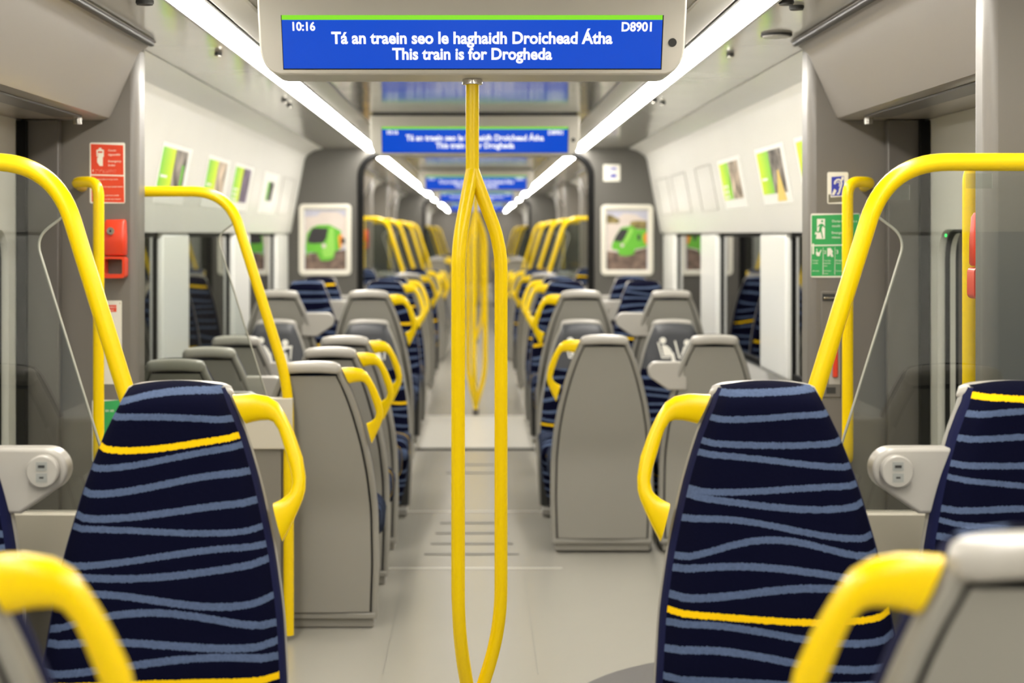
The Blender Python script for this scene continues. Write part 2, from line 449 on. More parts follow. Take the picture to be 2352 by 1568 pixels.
# bulkheads with a wide rounded gangway opening
def bulkhead(y, name):
    op = [( -0.905, 0.0)] + [(-0.905, 1.91)] + [(-0.905+0.18*(1-math.cos(a)), 1.91+0.18*math.sin(a)) for a in [PI/2*k/8 for k in range(1, 9)]]
    op = op + [(-x, z) for x, z in reversed(op)]
    outer = [(-1.495, 0.0), (-1.495, H_CEIL-0.003), (1.495, H_CEIL-0.003), (1.495, 0.0)]
    # left, top and right pieces as one ring: bridge outer and inner paths
    n = len(op)
    ring = []
    for i, (x, z) in enumerate(op):
        t = i/(n-1)
        if z < 1.92 and x < 0: q = (-1.495, z)
        elif z < 1.92 and x > 0: q = (1.495, z)
        else:
            q = (-1.495, H_CEIL-0.003) if x < -0.8 else ((1.495, H_CEIL-0.003) if x > 0.8 else (x*1.0, H_CEIL-0.003))
        ring.append(q)
    mb = MB()
    vs = []
    for yy in (y, y+0.30):
        vs += [(x, yy, z) for x, z in op] + [(x, yy, z) for x, z in ring]
    fs = []
    for i in range(n-1):
        fs.append((i, i+1, n+i+1, n+i)); fs.append((2*n+i+1, 2*n+i, 3*n+i, 3*n+i+1))
        fs.append((i+1, i, 2*n+i, 2*n+i+1))
    mb.add(vs, fs)
    struct(mb.build(name, M['bulk'], smooth=30))
    sm = MB().tube([(x*0.998, y-0.004, z) for x, z in op], 0.027, 10)
    trim(sm, M['black'], smooth=40)
bulkhead(BULK, 'wall_end')
bulkhead(27.0, 'wall_end_far')

# doorways: pillars, header cover and sliding doors on both sides
door_n = [0]
def doorway(ya, yb, detail):
    for sx in (-1, 1):
        x0, x1 = sorted((sx*1.17, sx*1.60))
        # near pillar and far pillar
        trim(MB().box(x0, x1, ya+0.27, ya+0.37, 0.0, H_CEIL-0.002), M['stub'], bevel=0.028, segs=4)
        trim(MB().box(x0, x1, yb, yb+0.135, 0.0, H_CEIL-0.002), M['stub'], bevel=0.028, segs=4)
        d0, d1 = ya+0.372, yb-0.002
        xa, xb = sorted((sx*1.435, sx*1.565))
        trim(MB().box(xa, xb, d1-0.045, d1, 0.0, 1.856), M['jamb'], bevel=0.004)
        xa, xb = sorted((sx*1.54, sx*1.572))
        trim(MB().box(xa, xb, d1-0.075, d1-0.046, 0.0, 1.85), M['black'], smooth=0)
        # header cover
        prof = [(1.105, H_CEIL-0.003), (1.150, 2.102), (1.158, 2.097), (1.166, 2.089), (1.172, 2.079), (1.177, 2.068), (1.262, 1.876), (1.270, 1.864), (1.288, 1.857), (1.60, 1.857), (1.60, H_CEIL-0.003)]
        trim(MB().grid([[(sx*x, y, z) for x, z in prof] for y in (d0, d1)], True, True), M['header'], smooth=30)
        trim(MB().tube([(sx*1.118, d0+0.002, H_CEIL-0.012), (sx*1.118, d1-0.03, H_CEIL-0.012)], 0.012, 10), M['darktube'])
        xa, xb = sorted((sx*1.31, sx*1.40))
        trim(MB().box(xa, xb, d0+0.1, d1-0.22, 1.850, 1.8565), M['jamb'], smooth=0)
        if detail:
            o = MB().cyl((0, 0, -0.012), 0.016, 0.024, 'z', 16).build('door_sensor', M['steel'], loc=(sx*1.345, d1-0.14, 1.8565))
            tag(o, 'small metal sensor knob under the %s door header' % ('left' if sx < 0 else 'right'), 'sensor')
        # two leaves
        ym = (d0+d1)/2
        for (l0, l1) in ((d0-0.03, ym-0.003), (ym+0.003, d1+0.0)):
            door_n[0] += 1
            dr = bpy.data.objects.new('door_%d' % door_n[0], None); COL.objects.link(dr); struct(dr)
            dr.location = (sx*1.575, (l0+l1)/2, 0)
            h = (l1-l0)/2
            wy, w0, w1 = h-0.155, 0.60, 1.475
            hole = rrect(-wy, wy, w0, w1, 0.10, 6); n = len(hole)
            out = []
            for (u, v) in hole:
                s_u = 1 if u > 0 else -1
                if abs(u) >= wy-0.1001 and abs(v-(w0+w1)/2) < (w1-w0)/2-0.1+1e-4: out.append((s_u*h, v))
                elif abs(u) > wy-0.0999: out.append((s_u*h, 1.856 if v > 1 else 0.02))
                else: out.append((u, 1.856 if v > 1 else 0.02))
            mb = MB(); vs = []
            for xx in (0.0, sx*0.035):
                vs += [(xx, u, v) for u, v in hole] + [(xx, u, v) for u, v in out]
            fs = []
            for i in range(n):
                j = (i+1) % n
                fs += [(i, j, n+j, n+i), (2*n+j, 2*n+i, 3*n+i, 3*n+j), (j, i, 2*n+i, 2*n+j)]
            mb.add(vs, fs)
            lf = mb.build('door_panel', M['door'], dr, smooth=30)
            hole2 = rrect(-wy+0.012, wy-0.012, w0+0.012, w1-0.012, 0.09, 6)
            sb = MB().grid([[(sx*0.024, u, v) for u, v in hole], [(sx*0.022, u, v) for u, v in hole2], [(sx*0.034, u, v) for u, v in hole2]], True)
            sb.build('seal', M['black'], dr, smooth=30)
            pb = MB(); pb.add([(sx*0.03, u, v) for u, v in hole2], [tuple(range(len(hole2)))])
            pb.build('pane', M['winglass'], dr, smooth=0)
for i, (a, b) in enumerate(VEST): doorway(a, b, i == 0)

# ------------------------------------------------------------------ light strips
for sx in (-1, 1):
    for (a, b, wh) in ((Y0+0.05, BULK-0.02, 'in the near car'), (BULK+0.5, 24.6, 'in the next car'), (25.9, 26.9, 'at the end of the next car, a short piece'), (29.2, 31.0, 'in the third car'), (35.8, 38.5, 'in the fourth car'), (42.0, 45.5, 'at the far end')):
        sd = 'left' if sx < 0 else 'right'
        t = thing('ceiling_light_strip', 'long glowing white light strip on the %s side of the ceiling %s' % (sd, wh), 'light', (sx*0.812, (a+b)/2, H_CEIL), 0, 'ceiling light strips')
        h = (b-a)/2
        pr = [(-0.052, -0.0005)] + [(-0.052*math.cos(a), -0.004-0.024*math.sin(a)) for a in [PI*k/14 for k in range(15)]] + [(0.052, -0.0005)]
        MB().grid([[(u, y, v) for u, v in pr] for y in (-h, h)], True, True).build('diffuser', M['led'], t, smooth=60)
        fr = MB(); fr.box(-0.062, -0.0525, -h, h, -0.013, -0.0005); fr.box(0.0525, 0.062, -h, h, -0.013, -0.0005)
        fr.build('frame', M['jamb'], t, smooth=0)
# stepped cover panels between the strips and the centre of the ceiling
for sx in (-1, 1):
    x0, x1 = sorted((sx*0.64, sx*0.745))
    for a, b in ((Y0, BULK-0.02), (BULK+0.5, 26.9), (27.5, Y1)):
        trim(MB().box(x0, x1, a, b, H_CEIL-0.012, H_CEIL-0.0005), M['display_body'], bevel=0.005)

def ceil_disc(x, y, r, name, label, cat, m='cap', h=0.008):
    t = thing(name, label, cat, (x, y, H_CEIL))
    MB().cyl((0, 0, -h/2), r, h, 'z', 32).build('rim', M['groove'], t)
    MB().cyl((0, 0, -h-0.002), r*0.9, 0.004, 'z', 32).build('grille', M[m], t)
ceil_disc(1.02, 5.27, 0.052, 'ceiling_speaker', 'round grey speaker in the ceiling by the right far door pillar', 'speaker')
ceil_disc(0.955, 4.62, 0.022, 'ceiling_spot', 'small dark disc in the ceiling at the right door', 'ceiling fitting', 'groove')
ceil_disc(0.905, 4.52, 0.022, 'ceiling_spot', 'small dark disc nearest the right light strip at the top edge', 'ceiling fitting', 'groove')
ceil_disc(-0.945, 4.52, 0.026, 'ceiling_spot', 'small dark disc in the ceiling at the left door', 'ceiling fitting', 'groove')
for x, y, lb in ((-0.945, 5.80, 'small metal catch on the left ceiling panel near the pillar'), (0.955, 5.83, 'small metal catch on the right ceiling panel near the pillar'),
                 (-0.955, 7.85, 'small metal catch on the left ceiling above the first grey seats'), (-0.965, 8.15, 'second small metal catch on the left ceiling further back'),
                 (0.96, 8.0, 'small metal catch on the right ceiling above the windows'), (0.90, 7.85, 'small metal catch close to the right light strip')):
    ceil_disc(x, y, 0.014, 'ceiling_catch', lb, 'ceiling fitting', 'steel', 0.012)

# ------------------------------------------------------------------ information displays
SC_T = 0.0
def make_display(y, label, text=True, lod=0):
    """front face leans: its top edge is nearer to the camera; y is the bottom front edge"""
    t = thing('information_display', label, 'information display', (0, y, H_CEIL), 0, 'information displays under the ceiling')
    ztop, zbot = -0.011, -0.230
    tilt = 0.085/0.228
    def face(u, v, d): return (u, (v-zbot)*-tilt - d, v)        # v measured from the ceiling, d out of the face
    hw = 0.588
    out = [(-hw, ztop), (-hw, zbot+0.075)] + [(-hw+0.055*(1-math.cos(a)), zbot+0.075-0.075*math.sin(a)) for a in [PI/2*k/8 for k in range(1, 9)]]
    out = out + [(-x, z) for x, z in reversed(out)]
    mb = MB(); n = len(out)
    fr = [face(u, v, 0) for u, v in out]; fr2 = [(u*1.0, 0.20, v) for u, v in out]
    mb.add(fr+fr2, [tuple(range(n)), tuple(range(2*n-1, n-1, -1))] + [(i, i+n, (i+1) % n+n, (i+1) % n) for i in range(n)])
    mb.build('housing', M['display_body'], t, bevel=0.006, smooth=35)
    MB().box(-0.575, 0.575, -0.055, 0.19, -0.013, -0.0008).build('ceiling_gasket', M['groove'], t, smooth=0)
    # screen opening  (v from the ceiling)
    s0, s1, v0, v1 = -0.523, 0.523, -0.213, -0.072
    mbz = MB().poly_extrude([(s0-0.002, v0-0.003), (s1+0.003, v0-0.003), (s1+0.003, v1), (s0-0.002, v1)], -0.004, 0.0008, face)
    bz = mbz.build('screen_bezel', M['black'], t, smooth=0)
    mbs = MB(); mbs.add([face(u, v, 0.0012) for u, v in ((s0, v0), (s1, v0), (s1, v1-0.0125), (s0, v1-0.0125))], [(0, 1, 2, 3)])
    scn = mbs.build('screen', M['scr_blue'], t, smooth=0)
    mbs = MB(); mbs.add([face(u, v, 0.0012) for u, v in ((s0, v1-0.0125), (s1, v1-0.0125), (s1, v1), (s0, v1))], [(0, 1, 2, 3)])
    gb = mbs.build('green_bar', M['scr_green'], scn, smooth=0)
    k = (s1-s0)/870.0                                            # metres per pixel of the nearest display
    vy = lambda py: v1 - (py-33)*(v1-v0)/(154-33)
    ux = lambda px: s0 + (px-650)*k
    f2 = lambda u, v, d: face(u, v, 0.0018)
    for s, a, b, base in (('10:16', 674, 726, 67.5), ('D8901', 1427, 1496, 69), ('Tá an traein seo le haghaidh Droichead Átha', 762, 1407, 97), ('This train is for Drogheda', 901, 1269, 133)):
        text_obj(s, 'text', M['scr_white'], scn, f2, ux(a), ux(b), vy(base), bold=0.03, hscale=1.02)
    MB().poly_extrude(circle(0.553, -0.144, 0.0115), -0.003, 0.002, face).build('camera_lens', M['groove'], t)
    return t
d0 = make_display(4.36, 'nearest and largest blue information display reading Drogheda, above the forked pole')
dup(d0, (0.0, 8.85, H_CEIL), 0, 'second blue information display, in front of the bulkhead opening')
dup(d0, (0.0, 16.3, H_CEIL), 0, 'third blue information display, seen through the bulkhead opening')
dup(d0, (0.0, 22.6, H_CEIL), 0, 'fourth small blue information display far down the train')
dup(d0, (0.0, 31.5, H_CEIL), 0, 'fifth and smallest blue information display at the far end')

# ------------------------------------------------------------------ three-armed grab poles
def make_pole(loc, label, top, rot):
    t = thing('grab_pole', label, 'pole', loc, rot, 'forked grab poles in the aisle')
    R = 0.019; rad = 0.082
    zs, zu = 1.645, 0.125                     # where the arms leave the shaft
    MB().tube([(0, 0, zs+0.002), (0, 0, top-0.014)], R, 24).build('upper_shaft', M['yellow'], t)
    MB().tube([(0, 0, 0.02), (0, 0, zu-0.05)], R, 24).build('lower_shaft', M['yellow'], t)
    for k in range(3):
        a = 2*PI*k/3; c, s = math.cos(a), math.sin(a)
        p = rounded([(0, 0, zs+0.012), (0, 0, zs-0.002), (c*rad, s*rad, zs-0.218), (c*rad, s*rad, zu+0.208), (0, 0, zu-0.05), (0, 0, zu-0.065)], [0.01, 0.075, 0.12, 0.01], 12)
        MB().tube(p, R*0.985, 24).build('arm', M['yellow'], t)
    MB().cyl((0, 0, top-0.008), 0.029, 0.016, 'z', 32).build('top_collar', M['steel'], t, bevel=0.002)
    MB().cyl((0, 0, 0.025), 0.024, 0.05, 'z', 32).build('foot_collar', M['jamb'], t)
    return t
DB = H_CEIL-0.230
P1 = make_pole((0.0, 4.48, 0.0), 'nearest yellow three armed grab pole below the first display', DB, math.radians(1.5))
dup(P1, (0.0, 12.62, 0.0), math.radians(20), 'second yellow forked grab pole, at the bulkhead opening')
dup(P1, (0.0, 21.0, 0.0), math.radians(5), 'third yellow forked pole far down the aisle')
dup(P1, (0.0, 31.6, 0.0), math.radians(40), 'farthest yellow forked pole down the aisle')

# ------------------------------------------------------------------ seats
HS = 1.0
OUT = [(0.0, .092), (.015, .102), (.035, .111), (.06, .123), (.09, .138), (.184, .170), (.31, .202), (.42, .221), (.55, .233), (.75, .237), (.97, .230)]
def hw(z):
    d = HS - z
    for (a, wa), (b, wb) in zip(OUT, OUT[1:]):
        if d <= b: return wa + (wb-wa)*(d-a)/(b-a)
    return OUT[-1][1]
_zs = [HS-d for d, _ in OUT]
# smooth version of the outline (Catmull style by numpy)
def hws(z):
    return (hw(min(HS, z+0.03)) + hw(z)*2 + hw(max(0.03, z-0.03)))/4 if 0.06 < z < HS-0.05 else hw(z)
def lean(z): return 0.0 if z < 0.42 else 0.23*(z-0.42)*min(1, (z-0.42)/0.12*0.5+0.5)

SEAT_CX = {}
def px_to_seat(px, py, sx_center, y0, dz):
    """local (x,z) on the front cloth of a seat facing the camera"""
    z = 0.7
    for _ in range(12):
        Y = y0 + lean(z) - 0.066
        z = CAM.z - (py-537)*Y/FPX - dz
    Y = y0 + lean(z) - 0.066
    return CAM.x + (px-1097)*Y/FPX - sx_center, z
def stripes_from(zoom, org, lst, cx, y0, dz):
    out = []
    for pts, h, gold in lst:
        P = [px_to_seat(org[0]+x/zoom, org[1]+y/zoom, cx, y0, dz) for x, y in pts]
        xs = np.array([p[0] for p in P]); zz = np.array([p[1] for p in P])
        co = np.polyfit(xs, zz, min(4, len(P)-1))[::-1]
        out.append((list(co), h*0.86/zoom*3.0/FPX, gold))
    return out

HANDLE = [((1195,425),(1105,620)), ((1120,421),(1060,608)), ((1050,420),(1010,599)), ((960,437),(955,596)), ((895,478),(922,607)), ((840,560),(888,655)), ((800,635),(862,722)), ((770,700),(840,790)),
          ((720,830),(800,910)), ((697,960),(783,985)), ((697,1040),(795,1045)), ((712,1100),(815,1070)), ((745,1180),(850,1097)), ((790,1275),(880,1112)), ((840,1372),(905,1122))]
def make_seat(label, side, kind, cloth, cat='seat', group=None):
    """faces -Y; side = +1/-1 where the handle or socket arm sits; kind: aisle, window, priority_aisle, priority_window"""
    t = thing('train_seat', label, cat, (0, 0, 0), 0, group)
    pri = kind.startswith('priority')
    zs = [0.045 + (HS-0.05-0.045)*i/30 for i in range(31)]
    left = [(-hws(z), z) for z in zs]
    corner = [(-hw(HS-0.05)+0.002, HS-0.046), (-0.110, HS-0.030), (-0.101, HS-0.016), (-0.088, HS-0.010)]
    topz = [(-0.06, HS-0.006), (0, HS-0.004), (0.06, HS-0.006)]
    path = left + corner + topz + [(-x, z) for x, z in reversed(corner)] + [(-x, z) for x, z in reversed(left)]
    # rim
    rows = []
    for i, (x, z) in enumerate(path):
        a = Vector(path[max(0, i-1)]); b = Vector(path[min(len(path)-1, i+1)]); d = (b-a).normalized(); n = Vector((d.y, -d.x))
        L = lean(z); yF, yB = L+0.008, L+0.046
        prof = [(.003, yF), (0, yF+.008), (-.001, (yF+yB)/2), (0, yB-.012), (.005, yB-.003), (.012, yB), (.020, yB-.003), (.023, yB-.012), (.023, yF)]
        rows.append([(x+n.x*k, y, z+n.y*k) for k, y in prof])
    MB().grid(rows, True, True).build('shell_rim', M['shell'], t, smooth=50)
    # core
    co = MB()
    fr = [[(s*(hws(z)-0.012), lean(z)+y, z) for s, y in ((-1, 0.0), (1, 0.0), (1, 0.034), (-1, 0.034))] for z in zs]
    co.grid(fr, True, True); co.build('shell_core', M['groove'], t, smooth=30)
    # back panel
    rows = []
    for i in range(25):
        z = 0.070 + (HS-0.047-0.070)*i/24; wv = hws(z)-0.0295
        rows.append([(u*wv, lean(z)+0.044+0.012*(1-u*u)*min(1, (HS-z)*3), z) for u in [-1+2*k/12 for k in range(13)]])
    pb = MB().grid(rows)
    edge = []
    pb.build('back_panel', M['shell'], t, smooth=60)
    MB().box(-0.225, 0.225, 0.012, 0.049, 0.044, 0.066).build('bottom_rail', M['shell'], t, bevel=0.004)
    # cap
    rows = []
    ys, zh = 0.029, 0.0215
    for k in range(23):
        u = -1+2*k/22; e = max(0.0, 1-abs(u)**9)**0.5*0.92+0.08
        x = u*0.110; zc = HS-0.0215 + 0.008*(1-u*u); Lc = lean(HS)+0.029
        rows.append([(x, Lc + ys*e*math.copysign(abs(math.cos(a))**0.6, math.cos(a)), zc + zh*e*math.copysign(abs(math.sin(a))**0.6, math.sin(a))) for a in [2*PI*j/20 for j in range(20)]])
    MB().grid(rows, True, True).build('top_cap', M['cap'], t, smooth=60)
    # backrest cloth
    z0, z1 = 0.40, HS-(0.024 if pri else 0.003)
    rowsC, rowsL, rowsR, rowsH = [], [], [], []
    nz = 34
    for i in range(nz+1):
        z = z0 + (z1-z0)*i/nz
        wv = (hws(z) if z < HS-0.05 else hw(z)) - 0.001
        tz = min(1.0, (z1-z)/0.03 + 0.25) if z > z1-0.03 else 1.0
        def P(u):
            th = 0.064*(1-abs(u)**12)*tz + 0.006*abs(u)**2
            zz = z + (0.010*(1-u*u)*max(0, 1-(z1-z)/0.1))
            return (u*wv, lean(z) - 0.004 - th, zz)
        us = [-0.965+1.93*k/16 for k in range(17)]
        rowsC.append([P(u) for u in us])
        rowsL.append([(-wv, lean(z)+0.018, z)] + [P(u) for u in (-1, -0.99, -0.98, -0.965)])
        rowsR.append([P(u) for u in (0.965, 0.98, 0.99, 1)] + [(wv, lean(z)+0.018, z)])
    cut = nz+1
    if pri:
        cut = max(i for i in range(nz+1) if z0+(z1-z0)*i/nz < HS-0.235)+1
        MB().grid(rowsC[cut-1:]+[[(p[0], p[1]+0.04, p[2]+0.004) for p in rowsC[-1]]]).build('headrest_cover', M['leather'], t, smooth=60)
        MB().grid(rowsC[:cut]).build('backrest_cushion', cloth, t, smooth=60)
    else:
        MB().grid(rowsC+[[(p[0], p[1]+0.03, p[2]+0.003) for p in rowsC[-1]]]).build('backrest_cushion', cloth, t, smooth=60)
    eb = MB().grid(rowsL); eb.grid(rowsR); eb.build('edge_band', M['navy'] if not pri else M['shell'], t, smooth=60)
    if pri:
        hcv = [c for c in t.children if c.name.startswith('headrest')][0]
        Kp = 0.000441
        def mp(x, y, yo=0.0): 
            u = (x-1835)*Kp; z = HS-0.012-(y-520)*Kp*1.0
            wv = hws(z)-0.005; uu = u/wv
            return (u, lean(z)-0.0055-0.064*(1-abs(uu)**12)-0.002, z)
        pg = MB()
        def poly(pts): pg.add([mp(x, y) for x, y in pts], [tuple(range(len(pts)))])
        def disc(x, y, r): poly(circle(x, y, r, 20))
        for dx, bent in ((0, False), (290, True)):
            pass
        disc(1688, 715, 38); disc(1975, 742, 38)
        poly([(1622, 738), (1640, 734), (1682, 905), (1770, 905), (1770, 922), (1668, 922)])
        poly([(1672, 765), (1735, 775), (1782, 820), (1790, 850), (1812, 858), (1838, 975), (1815, 992), (1795, 980), (1778, 895), (1694, 895)])
        poly([(1822, 722), (1840, 716), (1884, 905), (1962, 908), (1962, 924), (1868, 924)])
        poly([(1935, 785), (1990, 778), (2062, 778), (2062, 804), (1995, 812), (1950, 850), (2000, 862), (2022, 965), (2004, 990), (1984, 980), (1972, 902), (1896, 895)])
        poly([(2042, 800), (2058, 800), (2052, 940), (2036, 940)])
        pg.build('pictogram', M['pict'], hcv, smooth=0)
    # seat cushion and its base
    rows = []
    for k in range(15):
        y = -0.45 + 0.43*k/14
        e = min(1.0, 0.35 + (k/3.0)**0.6*0.65) if k < 3 else 1.0
        zt = 0.455 + 0.012*math.sin(PI*k/14) - (0.03 if k == 0 else 0) - 0.02*(k/14); zb = 0.37 - 0.20*(1-(k/14)**0.5)*min(1, 0.25+k/3)
        rows.append([(0.236*math.copysign(min(1, abs(math.cos(a))**0.35), math.cos(a)), y, (zt+zb)/2 + (zt-zb)/2*e*math.copysign(abs(math.sin(a))**0.5, math.sin(a))) for a in [2*PI*j/24 for j in range(24)]])
    MB().grid(rows, True, True).build('seat_cushion', M['fabric_seat'], t, smooth=60)
    if pri:
        ap = MB().grid([[(u, v-0.225, z) for u, v in rrect(-wx, wx, -d, d, 0.07, 5)] for z, wx, d in ((0.03, 0.15, 0.12), (0.10, 0.19, 0.17), (0.22, 0.222, 0.20), (0.385, 0.232, 0.205))], True, True)
        ap.build('seat_base', M['fabric'], t, smooth=60)
    else:
        MB().box(-0.19, 0.19, -0.38, -0.02, 0.20, 0.372).build('seat_base', M['shell'], t, bevel=0.02)
    MB().box(-0.216, 0.216, -0.10, 0.034, 0.010, 0.042).build('foot_skirt', M['shell'], t, bevel=0.004)
    if kind == 'aisle':
        rows = []; kk = 3.11/FPX
        for (o, i) in HANDLE:
            def L(p): return ((1220+p[0]/2.904-1757)*kk, HS-(760+p[1]/2.904-885)*kk)
            (xo, zo), (xi, zi) = L(o), L(i)
            cx, cz = (xo+xi)/2, (zo+zi)/2; ax, az = (xo-xi)/2, (zo-zi)/2
            rows.append([(-side*-1*(cx+ax*math.copysign(abs(math.cos(a))**0.75, math.cos(a))) * (1 if side < 0 else -1) * (1 if side < 0 else 1) if False else
                          ((cx+ax*math.copysign(abs(math.cos(a))**0.75, math.cos(a)))*(-side)),
                          lean(cz)+0.022+0.0165*math.copysign(abs(math.sin(a))**0.75, math.sin(a)),
                          cz+az*math.copysign(abs(math.cos(a))**0.75, math.cos(a))) for a in [2*PI*j/20 for j in range(20)]])
        MB().grid(rows, True, True).build('grab_handle', M['yellow'], t, smooth=60)
    if kind == 'window':
        # arm plate with power sockets
        zt, zm = HS-0.117, HS-0.160
        arm = [(-0.12, zt), (-0.252, zt)] + [(-0.252-0.044*math.sin(a), zm+0.043*math.cos(a)) for a in [PI*k/12*0.78 for k in range(1, 13)]] + [(-0.205, HS-0.245), (-0.12, HS-0.245)]
        ym = lean(HS-0.16)
        mb = MB().poly_extrude([(-side*u, v) for u, v in arm], ym-0.012, ym+0.040, lambda u, v, d: (u, d, v))
        a = mb.build('socket_arm', M['cap'], t, bevel=0.007, segs=3)
        sp = MB().cyl((side*0.2525, ym-0.022, zm), 0.0315, 0.022, 'y', 36).build('socket_pod', M['cap'], a, bevel=0.003)
        us = MB()
        for q in (0.011, -0.011): us.box(side*0.2525-0.0105, side*0.2525+0.0105, ym-0.0345, ym-0.032, zm+q-0.0085, zm+q+0.0085)
        us.build('usb_plate', M['usb'], a, smooth=0)
        us = MB()
        us.box(side*0.2525-0.0065, side*0.2525+0.0065, ym-0.0352, ym-0.0344, zm+0.008, zm+0.0135)
        us.box(side*0.2525-0.0042, side*0.2525+0.0042, ym-0.0352, ym-0.0344, zm-0.0125, zm-0.009)
        us.build('usb_port', M['groove'], a, smooth=0)
    return t

RZ = 0.160
FR_Y = 2.965; FA, FW = 0.585, 1.08
STR_R = [([(400,210),(550,208),(700,203),(830,195)],17,False), ([(345,323),(530,327),(720,315),(915,303)],17,False), ([(300,433),(480,445),(740,450),(965,437)],17,False),
 ([(280,490),(500,503),(740,530),(1010,553)],17,False), ([(225,655),(480,668),(740,655),(1045,640)],17,False), ([(210,685),(440,710),(740,745),(1075,733)],18,False),
 ([(170,818),(400,793),(600,815),(900,872),(1105,885)],17,False), ([(140,980),(330,957),(520,907),(700,893),(900,930),(1120,968)],18,False), ([(125,1055),(430,1017),(720,1030),(1040,1075)],19,False),
 ([(110,1155),(350,1163),(600,1138),(980,1125)],20,False), ([(100,1235),(300,1243),(720,1275),(1160,1257)],17,True), ([(92,1310),(300,1288),(700,1340),(1175,1365)],18,False),
 ([(82,1445),(350,1408),(700,1458),(1180,1488)],19,False), ([(80,1558),(300,1550),(450,1555),(700,1570)],18,False), ([(70,1660),(600,1640),(1180,1680)],18,False), ([(70,1780),(600,1810),(1180,1770)],18,False)]
STR_L = [([(440,520),(560,492),(700,480),(830,485)],14,False), ([(410,576),(560,575),(720,580),(865,588)],14,False), ([(355,690),(530,697),(720,672),(895,648)],14,True),
 ([(325,768),(500,752),(720,710),(910,683)],14,False), ([(295,860),(500,845),(700,805),(950,787)],15,False), ([(275,950),(500,945),(720,915),(985,893)],15,False),
 ([(260,992),(500,998),(750,1007),(1010,983)],13,False), ([(235,1130),(480,1110),(720,1075),(1025,1063)],14,False), ([(230,1162),(500,1175),(700,1158),(1030,1105)],15,False),
 ([(200,1240),(280,1232),(480,1245),(700,1275),(1050,1232)],15,False), ([(200,1365),(320,1330),(520,1303),(800,1330),(1060,1352)],15,False), ([(190,1425),(400,1412),(700,1430),(1065,1412)],15,False),
 ([(170,1535),(400,1510),(750,1470),(1070,1492)],15,False), ([(160,1580),(730,1562),(1070,1553)],14,True), ([(150,1650),(600,1630),(1075,1660)],15,False), ([(150,1740),(600,1760),(1075,1720)],15,False)]
STR_RW = [([(1530,218),(1842,235)],17,True), ([(1490,318),(1842,288)],17,False), ([(1440,430),(1842,410)],17,False), ([(1395,545),(1842,545)],17,False), ([(1375,595),(1842,640)],15,False),
 ([(1315,765),(1842,745)],17,False), ([(1310,795),(1600,825),(1842,835)],14,False), ([(1280,905),(1450,890),(1842,920)],18,False), ([(1260,1090),(1842,1060)],18,False), ([(1250,1180),(1842,1150)],18,False),
 ([(1240,1265),(1842,1250)],18,False), ([(1240,1340),(1842,1365)],18,True), ([(1230,1450),(1842,1430)],18,False), ([(1230,1550),(1842,1560)],18,False), ([(1230,1680),(1842,1650)],18,False)]
# left window seat, in the crop 0..300 x 980..1568 at 2.667
STR_LW = [([(-250,100),(0,120)],22,False), ([(-250,215),(40,245)],22,True), ([(-250,395),(85,375)],26,False), ([(-250,540),(135,525)],24,False), ([(-250,660),(175,678)],24,False), ([(-250,770),(190,740)],22,False),
 ([(-250,900),(220,880)],24,False), ([(-250,1010),(230,1000)],24,False), ([(-250,1140),(240,1155)],24,False), ([(-250,1330),(245,1370)],24,False), ([(-250,1450),(245,1480)],24,False), ([(-250,1640),(245,1600)],24,False), ([(-250,-30),(-40,-10)],22,False)]
M['fab_r'] = fabric_explicit('moquette_right_aisle', stripes_from(2.042, (1450, 800), STR_R, FA, FR_Y, RZ))
M['fab_l'] = fabric_explicit('moquette_left_aisle', stripes_from(1.62, (0, 600), STR_L, -FA, FR_Y, RZ))
M['fab_rw'] = fabric_explicit('moquette_right_window', stripes_from(2.042, (1450, 800), STR_RW, FW, FR_Y, RZ))
M['fab_lw'] = fabric_explicit('moquette_left_window', stripes_from(2.667, (0, 980), STR_LW, -FW, FR_Y, RZ))

# front row, facing the camera
s_r = make_seat('navy striped aisle seat facing forward at front right, yellow stripe low on its back', -1, 'aisle', M['fab_r'], group='striped seats in the nearest bay'); s_r.location = (FA, FR_Y, RZ)
s_l = make_seat('navy striped aisle seat facing forward at front left, yellow stripe near its top', 1, 'aisle', M['fab_l'], group='striped seats in the nearest bay'); s_l.location = (-FA+0.006, FR_Y, RZ)
s_rw = make_seat('navy striped window seat at the right edge with a yellow stripe along its top', -1, 'window', M['fab_rw'], group='striped seats in the nearest bay'); s_rw.location = (FW, FR_Y, RZ)
s_lw = make_seat('navy striped window seat cut off by the left edge beside the front left seat', 1, 'window', M['fab_lw'], group='striped seats in the nearest bay'); s_lw.location = (-FW, FR_Y, RZ)
# prototypes for the rest
G1 = 'grey backed seats with their backs to the camera'
pa = {}
pa['aisle', 1] = make_seat('blurred grey seat back with yellow handle closest to the camera at the lower right', 1, 'aisle', M['fabric'], group=G1)
pa['aisle', -1] = make_seat('blurred seat with yellow handle closest to the camera at the lower left', -1, 'aisle', M['fabric'], group=G1)
NEAR_Y = 1.60+0.10
pa['aisle', 1].location = (0.585, NEAR_Y, RZ); pa['aisle', 1].rotation_euler = (0, 0, PI)
pa['aisle', -1].location = (-0.585, NEAR_Y, RZ); pa['aisle', -1].rotation_euler = (0, 0, PI)
pa['window', 1] = make_seat('grey window seat back with a rounded side arm, right of the single right grey seat', 1, 'window', M['fabric'], group=G1)
pa['window', 1].location = (1.08, 7.21, 0); pa['window', 1].rotation_euler = (0, 0, PI)
pa['window', -1] = make_seat('grey window seat back nearest to the left far door pillar', -1, 'window', M['fabric'], group=G1)
pa['window', -1].location = (-1.08, 5.845, 0); pa['window', -1].rotation_euler = (0, 0, PI)
pa['pri', 1] = make_seat('priority seat with charcoal headrest and white pictogram at the right window', 1, 'priority_window', M['fabric'], group='priority seats with pictograms')
pa['pri', 1].location = (1.05, 8.17, 0)

